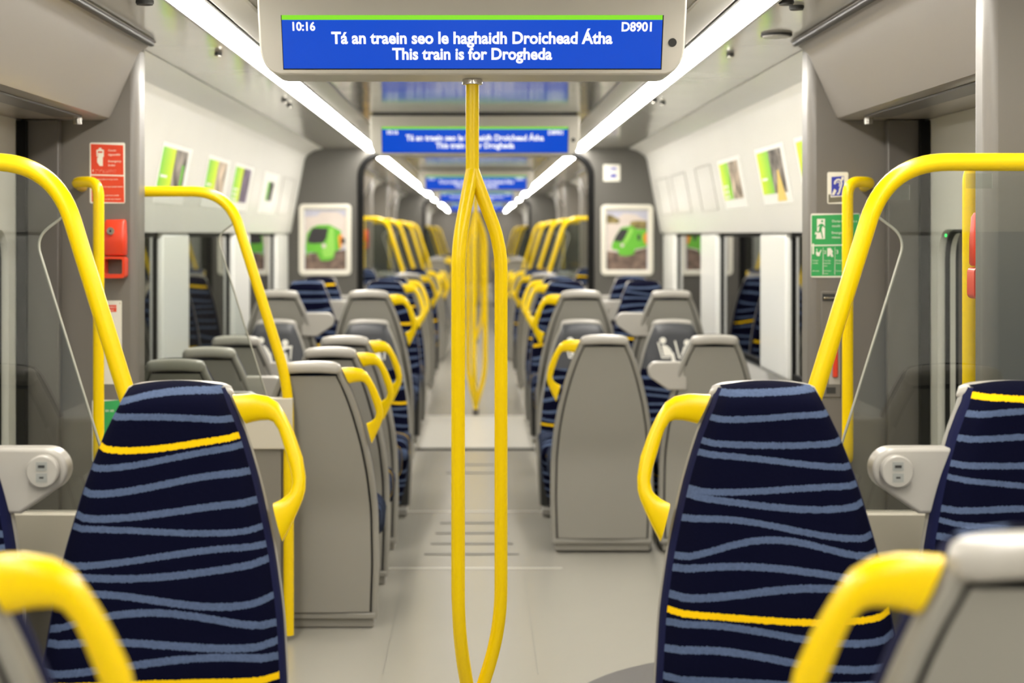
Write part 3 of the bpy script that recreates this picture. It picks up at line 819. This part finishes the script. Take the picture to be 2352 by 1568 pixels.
def place(kind, s, x, y, z, away, label, group=None):
    return dup(pa[kind, s], (x, y, z), PI if away else 0, label, group)
# for a seat turned away (rotated) on the right side the aisle is at local +x
place('aisle', 1, 0.585, 7.21, 0, True, 'tall plain grey seat back with yellow handle on the right beside the aisle', G1)
LFT = [(5.845, 'nearest', 'plain grey aisle seat back on the left beside the yellow screen post'), (6.56, 'second', 'second grey aisle seat back on the left with yellow handle'), (7.27, 'third', 'third grey aisle seat back on the left, before the priority seats')]
for y, nm, lb in LFT: place('aisle', -1, -0.587, y, -0.008, True, lb, G1)
place('window', -1, -1.08, 6.56, -0.008, True, 'second grey window seat back on the left from the pillar', G1)
place('window', -1, -1.08, 7.27, -0.008, True, 'third grey window seat back on the left from the pillar', G1)
GP = 'priority seats with pictograms'
place('pri', 1, 0.565, 8.17, 0, False, 'priority seat with charcoal headrest beside the aisle on the right', GP)
place('pri', 1, -0.565, 8.17, 0, False, 'priority seat with charcoal headrest beside the aisle on the left', GP)
place('pri', 1, -1.055, 8.17, 0, False, 'priority seat with charcoal headrest and pictogram at the left window', GP)
B_Y, B_Z = 8.58, 0.152
place('aisle', 1, 0.57, B_Y, B_Z, True, 'grey seat back rising behind the right aisle priority seat, with yellow handle', G1)
place('window', 1, 1.055, B_Y, B_Z, True, 'grey seat back rising behind the right window priority seat', G1)
place('aisle', -1, -0.57, B_Y, B_Z, True, 'grey seat back rising behind the left aisle priority seat, with yellow handle', G1)
place('window', -1, -1.055, B_Y, B_Z, True, 'grey seat back rising behind the left window priority seat', G1)
G2 = 'striped seats before the bulkhead'
for y, nm in ((9.75, 'first'), (10.55, 'second')):
    for sx in (-1, 1):
        sd = 'left' if sx < 0 else 'right'
        place('aisle', -sx, sx*0.57, y, RZ, False, 'navy aisle seat on the %s in the %s row facing forward before the bulkhead' % (sd, nm), G2)
        place('window', -sx, sx*1.06, y, RZ, False, 'navy window seat on the %s in the %s row under the framed poster' % (sd, nm), G2)
G3 = 'seats in the cars beyond the bulkhead'
far_rows = [(13.5, True, 0.12), (14.95, False, 0.12), (18.05, True, 0), (18.85, True, 0), (19.85, False, 0), (23.2, True, .1), (24.4, False, .1), (25.4, True, .1), (28.3, False, 0), (31.6, True, 0), (33.7, False, 0)]
for y, away, dz in far_rows:
    for sx in (-1, 1):
        loc_s = sx if away else -sx
        place('aisle', loc_s, sx*0.585, y, dz, away, 'small blurred aisle seat beyond the bulkhead opening, grey shell and yellow handle', G3)
        if y < 20: place('window', loc_s, sx*1.085, y, dz, away, 'small blurred window seat beyond the bulkhead opening, mostly hidden by others', G3)

# ------------------------------------------------------------------ draught screens with yellow rails
def make_screen(sx, label):
    """plane y=0, sx side; x measured from the centre of the car"""
    t = thing('draught_screen', label, 'draught screen', (0, 0, 0), 0, 'draught screens beside the doors')
    zt = 1.612
    rail = rounded([(sx*1.436, 0, zt), (sx*0.882, 0, zt), (sx*0.664, 0, 0.915), (sx*0.664, 0, 0.02)], [0.13, 0.12], 14)
    MB().tube(rail, 0.019, 24).build('rail', M['yellow'], t)
    # glass: sits outboard, with a hand gap beside the sloping rail
    c = rounded([(0.862, 0, 1.497), (0.922, 0, 1.452), (0.80, 0, 1.06), (0.742, 0, 0.874)], [0.05, 0.06], 8)
    gl = [(1.43, zt-0.020), (0.945, zt-0.020), (0.91, zt-0.03), (0.893, zt-0.05)] + [(p.x, p.z) for p in c] + [(1.43, 0.874)]
    MB().poly_extrude([(sx*u, v) for u, v in gl], -0.004, 0.004, lambda u, v, d: (u, d, v)).build('glass_pane', M['clear'], t, smooth=0)
    MB().tube([(sx*p.x, 0, p.z) for p in c], 0.0030, 8).build('glass_edge', M['glassedge'], t)
    MB().box(min(sx*0.648, sx*1.44), max(sx*0.648, sx*1.44), -0.026, 0.024, 0.69, 0.872).build('top_panel', M['lower'], t, bevel=0.004)
    MB().box(min(sx*0.69, sx*1.44), max(sx*0.69, sx*1.44), -0.012, 0.012, 0.04, 0.69).build('lower_panel', M['dkpanel'], t, bevel=0.003)
    return t
scr = {-1: make_screen(-1, 'draught screen with yellow rail behind the front left seats'), 1: make_screen(1, 'draught screen with yellow rail behind the front right seats')}
SCY = 3.32
for sx in (-1, 1): scr[sx].location = (0, SCY, 0)
dup(scr[-1], (0, 5.632, 0), 0, 'draught screen with yellow rail before the left grey seats')
for i, (a, b) in enumerate(VEST[1:]):
    for sx in (-1, 1):
        for y in (a+0.02, b+0.162):
            dup(scr[sx], (0, y, 0), 0, 'small blurred yellow rail of a draught screen beyond the bulkhead, on the %s' % ('left' if sx < 0 else 'right'), 'draught screens in the cars beyond')
# right far side has an open bay: only a rail stub is absent

# ------------------------------------------------------------------ grab rails on the door pillars
def make_rail(sx, label):
    t = MB()
    pts = rounded([(sx*1.365, 0.0, 1.625), (sx*1.345, -0.17, 1.635), (sx*1.255, -0.22, 1.635), (sx*1.255, -0.22, 0.70), (sx*1.30, 0.0, 0.70)], [0.05, 0.085, 0.06], 10)
    t.tube(pts, 0.0185, 20)
    return tag(t.build('grab_rail', M['yellow']), label, 'grab rail', 'vertical grab rails on the door pillars')
r1 = make_rail(-1, 'vertical yellow grab rail on the left far door pillar beside the red brake handle'); r1.location = (0, 5.472, 0)
r2 = make_rail(1, 'vertical yellow grab rail on the right far door pillar in front of the green sign'); r2.location = (0, 5.472, 0)
r3 = dup(r1, (-0.022, 3.658, 0), PI, 'vertical yellow grab rail at the right edge behind the near right pillar')
for (a, b) in VEST[1:3]:
    for rr, sd in ((r1, 'left'), (r2, 'right')):
        dup(rr, (0, b-0.002, 0), 0, 'small yellow grab rail on a door pillar beyond the bulkhead, on the %s' % sd, 'grab rails beyond the bulkhead')

# ------------------------------------------------------------------ emergency boxes and signs
def make_brake(loc, rot, label):
    t = thing('emergency_brake', label, 'emergency handle', loc, rot, 'red emergency handles')
    rows = []
    for k, (z, d, wv) in enumerate(((-0.0, 0.045, 0.036), (0.005, 0.050, 0.0385), (0.06, 0.050, 0.0385), (0.115, 0.044, 0.036), (0.125, 0.032, 0.033))):
        rows.append([(u, -v, z) for u, v in rrect(-wv, wv, 0.0, d, min(0.010, d*0.3), 4)])
    MB().grid(rows, True, True).build('housing', M['red'], t, smooth=50)
    fr = MB()
    o = rrect(-0.0395, 0.0395, -0.078, -0.003, 0.012, 4); i = rrect(-0.030, 0.030, -0.064, -0.012, 0.006, 4); n = len(o)
    vs = [(u, -0.055, v) for u, v in o] + [(u, -0.055, v) for u, v in i] + [(u, -0.002, v) for u, v in o] + [(u, -0.002, v) for u, v in i]
    fs = []
    for q in range(n):
        r = (q+1) % n
        fs += [(q, r, n+r, n+q), (r, q, 2*n+q, 2*n+r), (n+q, n+r, 3*n+r, 3*n+q), (2*n+q, 3*n+q, 3*n+r, 2*n+r)]
    fr.add(vs, fs); fr.build('pull_handle', M['red'], t, smooth=40)
    lk = MB().cyl((-0.010, -0.053, 0.085), 0.013, 0.008, 'y', 24).build('lock', M['steel'], t)
    MB().box(-0.013, -0.007, -0.059, -0.0565, 0.081, 0.089).build('keyhole', M['groove'], lk, smooth=0)
    return t
FS = 5.47
eb = make_brake((-1.243, FS-0.001, 1.385), 0, 'red emergency brake handle box on the left far door pillar')
dup(eb, (1.215, 3.662, 1.385), PI, 'red emergency handle at the right edge, on the back of the near right pillar')
for (a, b) in VEST[1:3]: dup(eb, (-1.25, b-0.001, 1.385), 0, 'tiny red emergency handle on a left pillar beyond the bulkhead', 'red handles beyond the bulkhead')

def at_stub(px, py, y=FS): return CAM.x + (px-1097)*y/FPX, CAM.z - (py-537)*y/FPX
KS = FS/FPX
def plane_fn(y0): return lambda u, v, d: (u, y0-d, v)
def sign(name, label, px0, px1, py0, py1, rim, body, cat='sign', y=FS, r=0.006):
    x0, z1 = at_stub(px0, py0, y); x1, z0 = at_stub(px1, py1, y)
    cx, cz = (x0+x1)/2, (z0+z1)/2
    t = thing(name, label, cat, (cx, y-0.0008, cz))
    f = lambda u, v, d: (u, -d, v)
    W, Hh = (x1-x0)/2, (z1-z0)/2
    MB().poly_extrude(rrect(-W, W, -Hh, Hh, r, 4), 0.0, 0.0012, f).build('border', M[rim], t, smooth=0)
    return t, (lambda px, py: (CAM.x+(px-1097)*y/FPX-cx, CAM.z-(py-537)*y/FPX-cz)), f
def flat(t, name, m, pts, L, lvl, f, parent=None):
    P = [L(*p) for p in pts]
    mb = MB(); mb.add([f(u, v, 0.0012+0.0003*lvl) for u, v in P], [tuple(range(len(P)))])
    return mb.build(name, M[m], parent or t, smooth=0)

# red brake notice (left)
zx = lambda x, y: (190+x/9.221, 310+y/9.221)
t, L, f = sign('brake_notice', 'red emergency brake notice with white text on the left far pillar', 206.5, 287.5, 327.5, 467, 'signwhite', 'redsign')
p = flat(t, 'upper_panel', 'redsign', [zx(172, 188), zx(862, 218), zx(868, 848), zx(182, 830)], L, 1, f)
q = flat(t, 'lower_panel', 'redsign', [zx(182, 858), zx(872, 876), zx(884, 1430), zx(196, 1415)], L, 1, f)
def fl(lvl): return lambda u, v, d: (u, -(0.0012+0.0003*lvl), v)
def stxt(s, m, par, L, zf, x0, x1, base, bold=0.005):
    a = L(*zf(x0, base)); b = L(*zf(x1, base))
    return text_obj(s, 'text', M[m], par, fl(2), a[0], b[0], a[1], bold)
for s, x0, x1, b in (('Coscán', 545, 710, 345), ('éigeandála', 545, 800, 435), ('Emergency', 545, 820, 575), ('brake', 548, 690, 660)): stxt(s, 'signwhite', p, L, zx, x0, x1, b)
for s, x0, x1, b in (('I gcás éigeandála tarraingt anuas', 215, 745, 950), ('lámhmaid', 215, 380, 1010), ('Stopfaidh an traein ag an gcéad stáisiún', 215, 855, 1105), ('In an emergency pull down handle', 215, 770, 1290), ('Train will stop at the next station', 215, 810, 1370)): stxt(s, 'signwhite', q, L, zx, x0, x1, b, 0.0)
ic = MB()
def icp(pts, zf, L, lvl=2): P = [L(*zf(*a)) for a in pts]; ic.add([(u, -(0.0012+0.0003*lvl), v) for u, v in P], [tuple(range(len(P)))])
icp([(345, 272), (398, 272), (398, 310), (345, 310)], zx, L)
icp([(295, 320), (320, 305), (425, 305), (452, 320), (452, 345), (295, 345)], zx, L)
icp([(295, 345), (322, 345), (322, 470), (300, 455)], zx, L); icp([(425, 345), (452, 345), (450, 460), (428, 470)], zx, L)
icp([(328, 378), (425, 378), (430, 480), (428, 655), (365, 655), (312, 580), (308, 490), (330, 470)], zx, L)
ic.build('pictogram', M['signwhite'], p, smooth=0)
br = MB(); random.seed(3)
for k in range(44):
    u, v = L(*zx(265+random.random()*450, 740+random.randint(0, 3)*16)); br.cyl((u, -0.0015, v), 0.0007, 0.0012, 'y', 6)
u, v = L(*zx(222, 755)); br.box(u-0.0012, u+0.0012, -0.002, -0.0012, v-0.004, v+0.004)
br.build('braille', M['signwhite'], p, smooth=0)

# ear sign and green door release notice (right)
zy = lambda x, y: (1840+x/5.806, 380+y/5.806)
t, L, f = sign('hearing_loop_sign', 'small blue hearing loop sign with white ear on the right far pillar', 1900, 1948, 395, 468, 'signwhite', 'signblue')
flat(t, 'lower_band', 'olive', [zy(362, 385), zy(620, 375), zy(620, 482), zy(362, 498)], L, 1, f)
flat(t, 'white_back', 'signwhite', [zy(392, 140), zy(580, 130), zy(580, 412), zy(392, 425)], L, 2, f)
e = flat(t, 'blue_field', 'signblue', [zy(402, 152), zy(570, 140), zy(570, 400), zy(402, 408)], L, 3, f)
mb = MB()
def ribbon(pts, wd, zf, lvl):
    P = [Vector(L(*zf(*a))) for a in pts]; rows = []
    for i, c in enumerate(P):
        d = (P[min(len(P)-1, i+1)]-P[max(0, i-1)]).normalized(); n = Vector((-d.y, d.x))*wd/2
        rows.append([(c.x+n.x, -(0.0012+0.0003*lvl), c.y+n.y), (c.x-n.x, -(0.0012+0.0003*lvl), c.y-n.y)])
    mb.grid(rows)
ribbon([(445, 250), (450, 215), (475, 190), (505, 185), (530, 205), (538, 240), (528, 285), (515, 315), (508, 350), (495, 378), (475, 378)], 0.0058, zy, 4)
ribbon([(475, 235), (485, 215), (505, 220), (512, 250), (505, 280)], 0.003, zy, 4)
def q4(pts): P = [L(*zy(*a)) for a in pts]; mb.add([(u, -0.0024, v) for u, v in P], [tuple(range(len(P)))])
q4([(440, 310), (470, 335), (440, 395), (408, 395), (412, 370)]); q4([(540, 150), (565, 145), (565, 185), (545, 205), (528, 190)])
mb.build('ear_symbol', M['signwhite'], e, smooth=0)
t, L, f = sign('door_release_notice', 'green emergency door release notice on the right far pillar', 1862, 1975.5, 490, 637, 'signwhite', 'green')
g1 = flat(t, 'upper_panel', 'green', [zy(140, 665), zy(778, 645), zy(778, 1050), zy(138, 1058)], L, 1, f)
g2 = flat(t, 'lower_panel', 'green', [zy(138, 1075), zy(778, 1064), zy(776, 1470), zy(130, 1475)], L, 1, f)
for s, x0, x1, b in (('Doras éigeandála a', 412, 745, 755), ('oscailt', 410, 520, 818), ('Emergency door', 408, 700, 910), ('release', 408, 520, 970)): stxt(s, 'signwhite', g1, L, zy, x0, x1, b)
for s, x0, x1, b in (('1', 148, 170, 1180), ('2', 305, 332, 1175), ('3', 465, 492, 1175)): stxt(s, 'signwhite', g2, L, zy, x0, x1, b)
for s, x0, x1, b in (('Clúdach', 148, 230, 1275), ('a ardú', 148, 220, 1310), ('Lift cover', 148, 240, 1412), ('Tarraing', 303, 390, 1275), ('luamhán', 303, 390, 1310), ('síos', 303, 345, 1345), ('Pull lever', 303, 398, 1412), ('down', 303, 360, 1448), ('Brúigh', 463, 540, 1275), ('doras', 463, 530, 1310), ('Push door', 463, 560, 1412)): stxt(s, 'signwhite', g2, L, zy, x0, x1, b, 0.0)
mb = MB()
def q5(pts, lvl=2): P = [L(*zy(*a)) for a in pts]; mb.add([(u, -(0.0012+0.0003*lvl), v) for u, v in P], [tuple(range(len(P)))])
q5([(210, 712), (317, 710), (315, 978), (195, 978), (205, 920), (180, 918), (190, 885), (210, 880)])
q5([(290, 1090), (294, 1090), (294, 1455), (286, 1455)]); q5([(448, 1085), (452, 1085), (450, 1455), (444, 1455)])
q5([(195, 1150), (215, 1150), (240, 1160), (262, 1120), (270, 1128), (252, 1175), (245, 1205), (215, 1208), (198, 1185)]); q5([(208, 1105), (217, 1125), (211, 1125), (211, 1150), (205, 1150), (205, 1125), (199, 1125)])
q5([(348, 1102), (392, 1098), (425, 1150), (412, 1160), (428, 1215), (400, 1218), (385, 1180), (382, 1205), (348, 1212)])
mb.build('pictogram', M['signwhite'], g1, smooth=0)
mb = MB()
P = lambda pts: [L(*zy(*a)) for a in pts]
for pts in (circle(278, 742, 15, 14), [(238, 785), (275, 772), (300, 790), (318, 825), (308, 830), (285, 805), (270, 850), (285, 930), (295, 968), (280, 972), (258, 880), (245, 895), (200, 892), (200, 880), (232, 878), (245, 800), (225, 825), (218, 815)]):
    mb.add([(u, -0.0021, v) for u, v in P(pts)], [tuple(range(len(pts)))])
mb.build('running_figure', M['green'], g1, smooth=0)

# green sign low on the left pillar
t, L, f = sign('green_notice', 'green notice half hidden behind the front left seat', 212, 300, 918, 1060, 'signwhite', 'green')
pp = lambda x, y: (x, y)
g3 = flat(t, 'green_field', 'green', [(215, 923), (298, 913+3), (298, 1057), (215, 1057)], L, 1, f)
stxt('i gcás an so', 'signwhite', g3, L, pp, 219, 262, 945)
# alu data plate under the red brake
t, L, f = sign('equipment_plate', 'pale metal plate with a small red tag below the red brake handle', 232, 280, 690, 882, 'alu', 'alu', 'plate', r=0.004)
rp = flat(t, 'red_tag', 'redsign', [(236, 700), (268, 700), (268, 716), (236, 716)], L, 1, f)
stxt('EMERGENCY', 'signwhite', rp, L, pp, 238, 267, 707); stxt('EQUIPMENT', 'signwhite', rp, L, pp, 238, 262, 714)
mb = MB()
for px, py in ((276, 696), (276, 876)):
    u, v = L(px, py); mb.cyl((u, -0.002, v), 0.002, 0.002, 'y', 10)
mb.build('rivet', M['steel'], t)
# release compartment (right)
t = thing('door_release_box', 'flush compartment with red pull handle below the green notice', 'emergency handle', (CAM.x+(1908-1097)*KS, FS-0.001, CAM.z-(790-537)*KS))
bx = MB(); bx.box(-0.034, 0.034, -0.004, 0, -0.185, 0.185); bx.build('cover', M['stub'], t, bevel=0.003)
MB().box(-0.030, 0.014, -0.0055, -0.004, 0.150, 0.176).build('finger_slot', M['groove'], t, smooth=0)
MB().box(-0.026, 0.012, -0.010, -0.0055, 0.158, 0.164).build('slot_lip', M['steel'], t, bevel=0.001)
MB().box(-0.008, 0.032, -0.0055, -0.004, -0.14, 0.05).build('window_tray', M['cap'], t, bevel=0.0005)
MB().box(0.004, 0.022, -0.02, -0.0055, -0.115, 0.04).build('pull_handle', M['red'], t, bevel=0.005)
MB().box(-0.016, 0.016, -0.0055, -0.004, -0.172, -0.150).build('lower_slot', M['groove'], t, smooth=0)
# indicator on the right door
o = MB().cyl((0, 0, 0), 0.005, 0.004, 'x', 12).build('door_indicator', M['greenled'], loc=(1.573, 5.215, 1.455)); tag(o, 'tiny green indicator light above the right door window', 'indicator light')

# sign and framed posters on the bulkhead
t, L, f = sign('bulkhead_sign', 'small white and blue square sign on the right of the bulkhead', 1386, 1424, 378, 416, 'signwhite', 'signblue', y=BULK)
flat(t, 'blue_corner', 'signblue', [(1394, 386), (1416, 384), (1416, 391), (1402, 389)], L, 1, f); flat(t, 'blue_block', 'signblue', [(1397, 407), (1404, 400), (1416, 399), (1416, 408)], L, 1, f)
M['sky'] = mat('picture_sky', (0.50, 0.50, 0.60, 1), 0.4, vary=0.15, vscale=9)
M['cloud'] = mat('picture_cloud', (0.66, 0.58, 0.53, 1), 0.4, vary=0.1, vscale=9)
M['track'] = mat('picture_track', (0.17, 0.115, 0.09, 1), 0.5, vary=0.35, vscale=14)
M['traing'] = mat('picture_green', (0.13, 0.46, 0.035, 1), 0.4, vary=0.12, vscale=8)
M['traingl'] = mat('picture_light_green', (0.28, 0.62, 0.10, 1), 0.4)
M['scrn'] = mat('picture_windscreen', (0.035, 0.032, 0.036, 1), 0.3)
M['orange'] = mat('picture_orange', (0.75, 0.28, 0.02, 1), 0.4)
M['trees'] = mat('picture_trees', (0.22, 0.17, 0.06, 1), 0.5, vary=0.4, vscale=18)
def framed(px0, px1, py0, py1, label, layers, zf):
    y = BULK
    x0, z1 = at_stub(px0, py0, y); x1, z0 = at_stub(px1, py1, y)
    cx, cz = (x0+x1)/2, (z0+z1)/2; W, Hh = (x1-x0)/2, (z1-z0)/2
    t = thing('framed_poster', label, 'framed poster', (cx, y-0.002, cz), 0, 'framed train posters on the bulkhead')
    fw = 0.042
    mb = MB(); o = rrect(-W, W, -Hh, Hh, 0.035, 5); i = rrect(-W+fw, W-fw, -Hh+fw, Hh-fw, 0.006, 5); n = len(o)
    mid = rrect(-W+fw*.5, W-fw*.5, -Hh+fw*.5, Hh-fw*.5, 0.02, 5)
    mb.grid([[(u, 0, v) for u, v in o], [(u, -0.016, v) for u, v in o], [(u, -0.024, v) for u, v in mid], [(u, -0.012, v) for u, v in i], [(u, -0.002, v) for u, v in i]], True)
    mb.build('frame', M['alu'], t, smooth=50)
    L = lambda a: (CAM.x+(zf(*a)[0]-1097)*y/FPX-cx, CAM.z-(zf(*a)[1]-537)*y/FPX-cz)
    pr = None
    for k, (nm, m, pts) in enumerate(layers):
        P = [L(a) for a in pts] if pts else [(-W+fw, -Hh+fw), (W-fw, -Hh+fw), (W-fw, Hh-fw), (-W+fw, Hh-fw)]
        P = [(max(-W+fw, min(W-fw, u)), max(-Hh+fw, min(Hh-fw, v))) for u, v in P]
        mb = MB(); mb.add([(u, -0.003-0.0006*k, v) for u, v in P], [tuple(range(len(P)))])
        o = mb.build(nm, M[m], t if pr is None else pr, smooth=0)
        if pr is None: pr = o
    return t
z7 = lambda x, y: (660+x/7.126, 440+y/7.126)
framed(687, 807, 468.5, 632, 'framed picture of a green train front on the left of the bulkhead', [('picture', 'sky', None),
  ('clouds', 'cloud', [(290, 410), (480, 400), (560, 330), (820, 330), (970, 420), (970, 900), (290, 900)]),
  ('trackbed', 'track', [(290, 1020), (970, 950), (970, 1290), (290, 1290)]),
  ('train_side', 'traing', [(320, 690), (400, 590), (500, 545), (690, 540), (880, 640), (890, 930), (780, 980), (760, 1090), (690, 1125), (560, 1130), (510, 1060), (490, 1000), (345, 995), (320, 1080), (300, 900)]),
  ('nose_light', 'traingl', [(690, 600), (760, 590), (780, 960), (740, 1060), (600, 1080), (560, 960), (640, 900)]),
  ('windscreen', 'scrn', [(325, 800), (400, 610), (450, 590), (670, 600), (640, 760), (590, 840), (450, 850), (345, 840)]),
  ('headlamp', 'cloud', circle(600, 885, 38, 16)), ('orange_band', 'orange', [(830, 740), (870, 690), (915, 740), (880, 930), (850, 930)]),
  ('side_window', 'scrn', [(880, 760), (945, 765), (945, 850), (885, 855)])], z7)
z8 = lambda x, y: (1340+x/5.226, 360+y/5.226)
framed(1380, 1500, 470, 632, 'framed picture of a green train on tracks on the right of the bulkhead', [('picture', 'sky', None),
  ('clouds', 'cloud', [(400, 740), (480, 680), (620, 690), (760, 770), (760, 1140), (280, 1140), (280, 790)]),
  ('trees', 'trees', [(280, 690), (340, 700), (440, 760), (420, 800), (280, 800)]), ('far_trees', 'trees', [(560, 780), (620, 765), (760, 770), (760, 870), (560, 860)]),
  ('trackbed', 'track', [(280, 1130), (420, 1150), (620, 1130), (760, 1090), (760, 1370), (280, 1370)]),
  ('train_body', 'traing', [(340, 1060), (380, 960), (450, 850), (580, 825), (640, 870), (760, 870), (760, 1080), (620, 1110), (600, 1170), (520, 1190), (430, 1180), (410, 1120), (345, 1110)]),
  ('windscreen', 'scrn', [(360, 1010), (400, 930), (450, 865), (545, 870), (500, 960), (460, 1020)]), ('nose_light', 'traingl', [(545, 870), (580, 850), (600, 880), (540, 1000), (500, 1050), (480, 1030)]),
  ('headlamp', 'cloud', circle(465, 1060, 22, 14)), ('side_window', 'scrn', [(645, 930), (680, 930), (680, 1000), (648, 1005)]), ('orange_band', 'orange', [(720, 930), (760, 900), (760, 1050), (735, 1040), (715, 980)])], z8)

# posters on the sloping cove panels
def grad_mat(name):
    m = mat(name, (0.2, 0.6, 0.05, 1), 0.35); nt = m.node_tree; b = nt.nodes['Principled BSDF']
    tc = nt.nodes.new('ShaderNodeTexCoord'); sx = nt.nodes.new('ShaderNodeSeparateXYZ'); nt.links.new(tc.outputs['Generated'], sx.inputs[0])
    r = nt.nodes.new('ShaderNodeValToRGB'); r.color_ramp.elements[0].color = (0.20, 0.62, 0.06, 1); r.color_ramp.elements[1].color = (0.72, 0.86, 0.02, 1)
    nt.links.new(sx.outputs[1], r.inputs[0]); nt.links.new(r.outputs[0], b.inputs['Base Color'])
    return m
M['grad'] = grad_mat('poster_green_gradient')
M['photo'] = mat('poster_photo', (0.22, 0.19, 0.165, 1), 0.4, vary=0.85, vscale=11)
M['wedge'] = mat('poster_yellow', (0.85, 0.60, 0.16, 1), 0.4)
M['photo2'] = mat('poster_photo_violet', (0.12, 0.09, 0.15, 1), 0.4, vary=0.7, vscale=14)
M['photo3'] = mat('poster_photo_tan', (0.45, 0.36, 0.27, 1), 0.4, vary=0.6, vscale=10)
def cove_fn(sx, yc, zc):
    def f(u, v, d):       # u along the car, v up the slope, d out of the panel
        z = zc + v; return (sx*(cove_x(z) - d), yc+u, z)
    return f
def cove_poster(sx, y0, y1, label, pic, style, wedge=False):
    yc, zc = (y0+y1)/2, 1.735
    f = cove_fn(sx, yc, zc); h = (y1-y0)/2
    t = thing('wall_poster', label, 'poster', (0, 0, 0), 0, 'advert posters on the sloping panels')
    t.location = (sx*cove_x(zc), yc, zc)
    g = lambda u, v, d: tuple(a-b for a, b in zip(f(u, v, d), t.location))
    # reading direction: on the left wall u grows away from the camera; on the right wall it comes towards it
    R = 1 if sx < 0 else -1
    q = lambda a, b: (a, b)
    def pan(nm, m, a0, a1, v0, v1, d, par):
        mb = MB().poly_extrude([(R*a0, v0), (R*a1, v0), (R*a1, v1), (R*a0, v1)], d-0.0008, d, g); return mb.build(nm, m, par, smooth=0)
    pan('paper', M['paper'], -h, h, -0.135, 0.135, 0.0020, t)
    if style == 0:
        gp = pan('green_panel', M['grad'], -h+0.03, -h+0.03+h*0.82, -0.085, 0.115, 0.0028, t)
        for k in range(3 if pic != 'photo' else 1): pan('caption_line', M['paper'], -h+0.06, -h+0.03+h*0.5, -0.02-k*0.028, -0.008-k*0.028, 0.0034, gp)
        ph = pan('photo', M[pic], -h+0.03+h*0.82, h-0.09, -0.085, 0.115, 0.0028, t)
        if pic == 'photo' and not wedge: pan('green_figure', M['traing'], h*0.45, h*0.62, -0.085, 0.05, 0.0034, ph)
        if wedge:
            mb = MB().poly_extrude([(R*h*0.02, -0.122), (R*h*0.62, -0.122), (R*h*0.40, 0.02), (R*h*0.33, 0.02)], 0.0026, 0.0034, g); mb.build('yellow_wedge', M['wedge'], ph, smooth=0)
    else:
        ph = pan('photo', M['scrn'], -h*0.35, h*0.5, -0.05, 0.075, 0.0028, t)
        pan('green_edge', M['traing'], -h*0.35, -h*0.1, -0.05, 0.075, 0.0034, ph)
def holder(sx, y0, y1, label):
    yc, zc = (y0+y1)/2, 1.735; f = cove_fn(sx, yc, zc); h = (y1-y0)/2
    loc = (sx*cove_x(zc), yc, zc); g = lambda u, v, d: tuple(a-b for a, b in zip(f(u, v, d), loc))
    mb = MB(); tk = 0.006
    for a0, a1, v0, v1 in ((-h, h, 0.135-tk, 0.135), (-h, h, -0.135, -0.135+0.003), (-h, -h+tk*2, -0.135+0.003, 0.135-tk), (h-tk*2, h, -0.135+0.003, 0.135-tk)):
        mb.poly_extrude([(a0, v0), (a1, v0), (a1, v1), (a0, v1)], 0.0004, 0.003, g)
    o = mb.build('poster_holder', M['shell'], smooth=0, loc=loc); tag(o, label, 'poster holder', 'empty poster holders')
cove_poster(-1, 6.93, 7.64, 'largest green and white advert on the left sloping panel, nearest the pillar', 'photo', 0)
cove_poster(-1, 8.12, 8.82, 'second green and white advert on the left sloping panel', 'photo3', 0)
cove_poster(-1, 9.02, 9.74, 'third green advert with violet picture on the left sloping panel', 'photo2', 0)
cove_poster(-1, 10.26, 10.97, 'mostly white advert with a small dark picture, farthest on the left panel', 'photo', 1)
cove_poster(1, 6.0, 6.74, 'advert cut off by the right pillar on the right sloping panel', 'photo3', 0)
cove_poster(1, 6.98, 7.69, 'large green advert with yellow wedge on the right sloping panel', 'photo', 0, True)
cove_poster(1, 8.15, 8.88, 'smaller green advert, farther along the right sloping panel', 'photo3', 0)
holder(1, 9.17, 9.82, 'empty poster holder next to the smaller right advert'); holder(1, 10.3, 11.03, 'empty poster holder, second on the right panel'); holder(1, 11.28, 12.0, 'empty poster holder nearest the bulkhead on the right'); holder(-1, 11.25, 11.95, 'empty poster holder nearest the bulkhead on the left')
# sticker on the near right glass
for k, (x, z, lb) in enumerate(((1.075, 1.572, 'small clear label on the near right screen glass, towards the edge'), (0.90, 1.548, 'small clear label on the near right glass below the rail bend'))):
    o = MB().box(-0.028, 0.028, -0.0006, 0.0006, -0.016, 0.016).build('glass_label', M['clear'], smooth=0, loc=(x, SCY-0.006, z)); tag(o, lb, 'label')
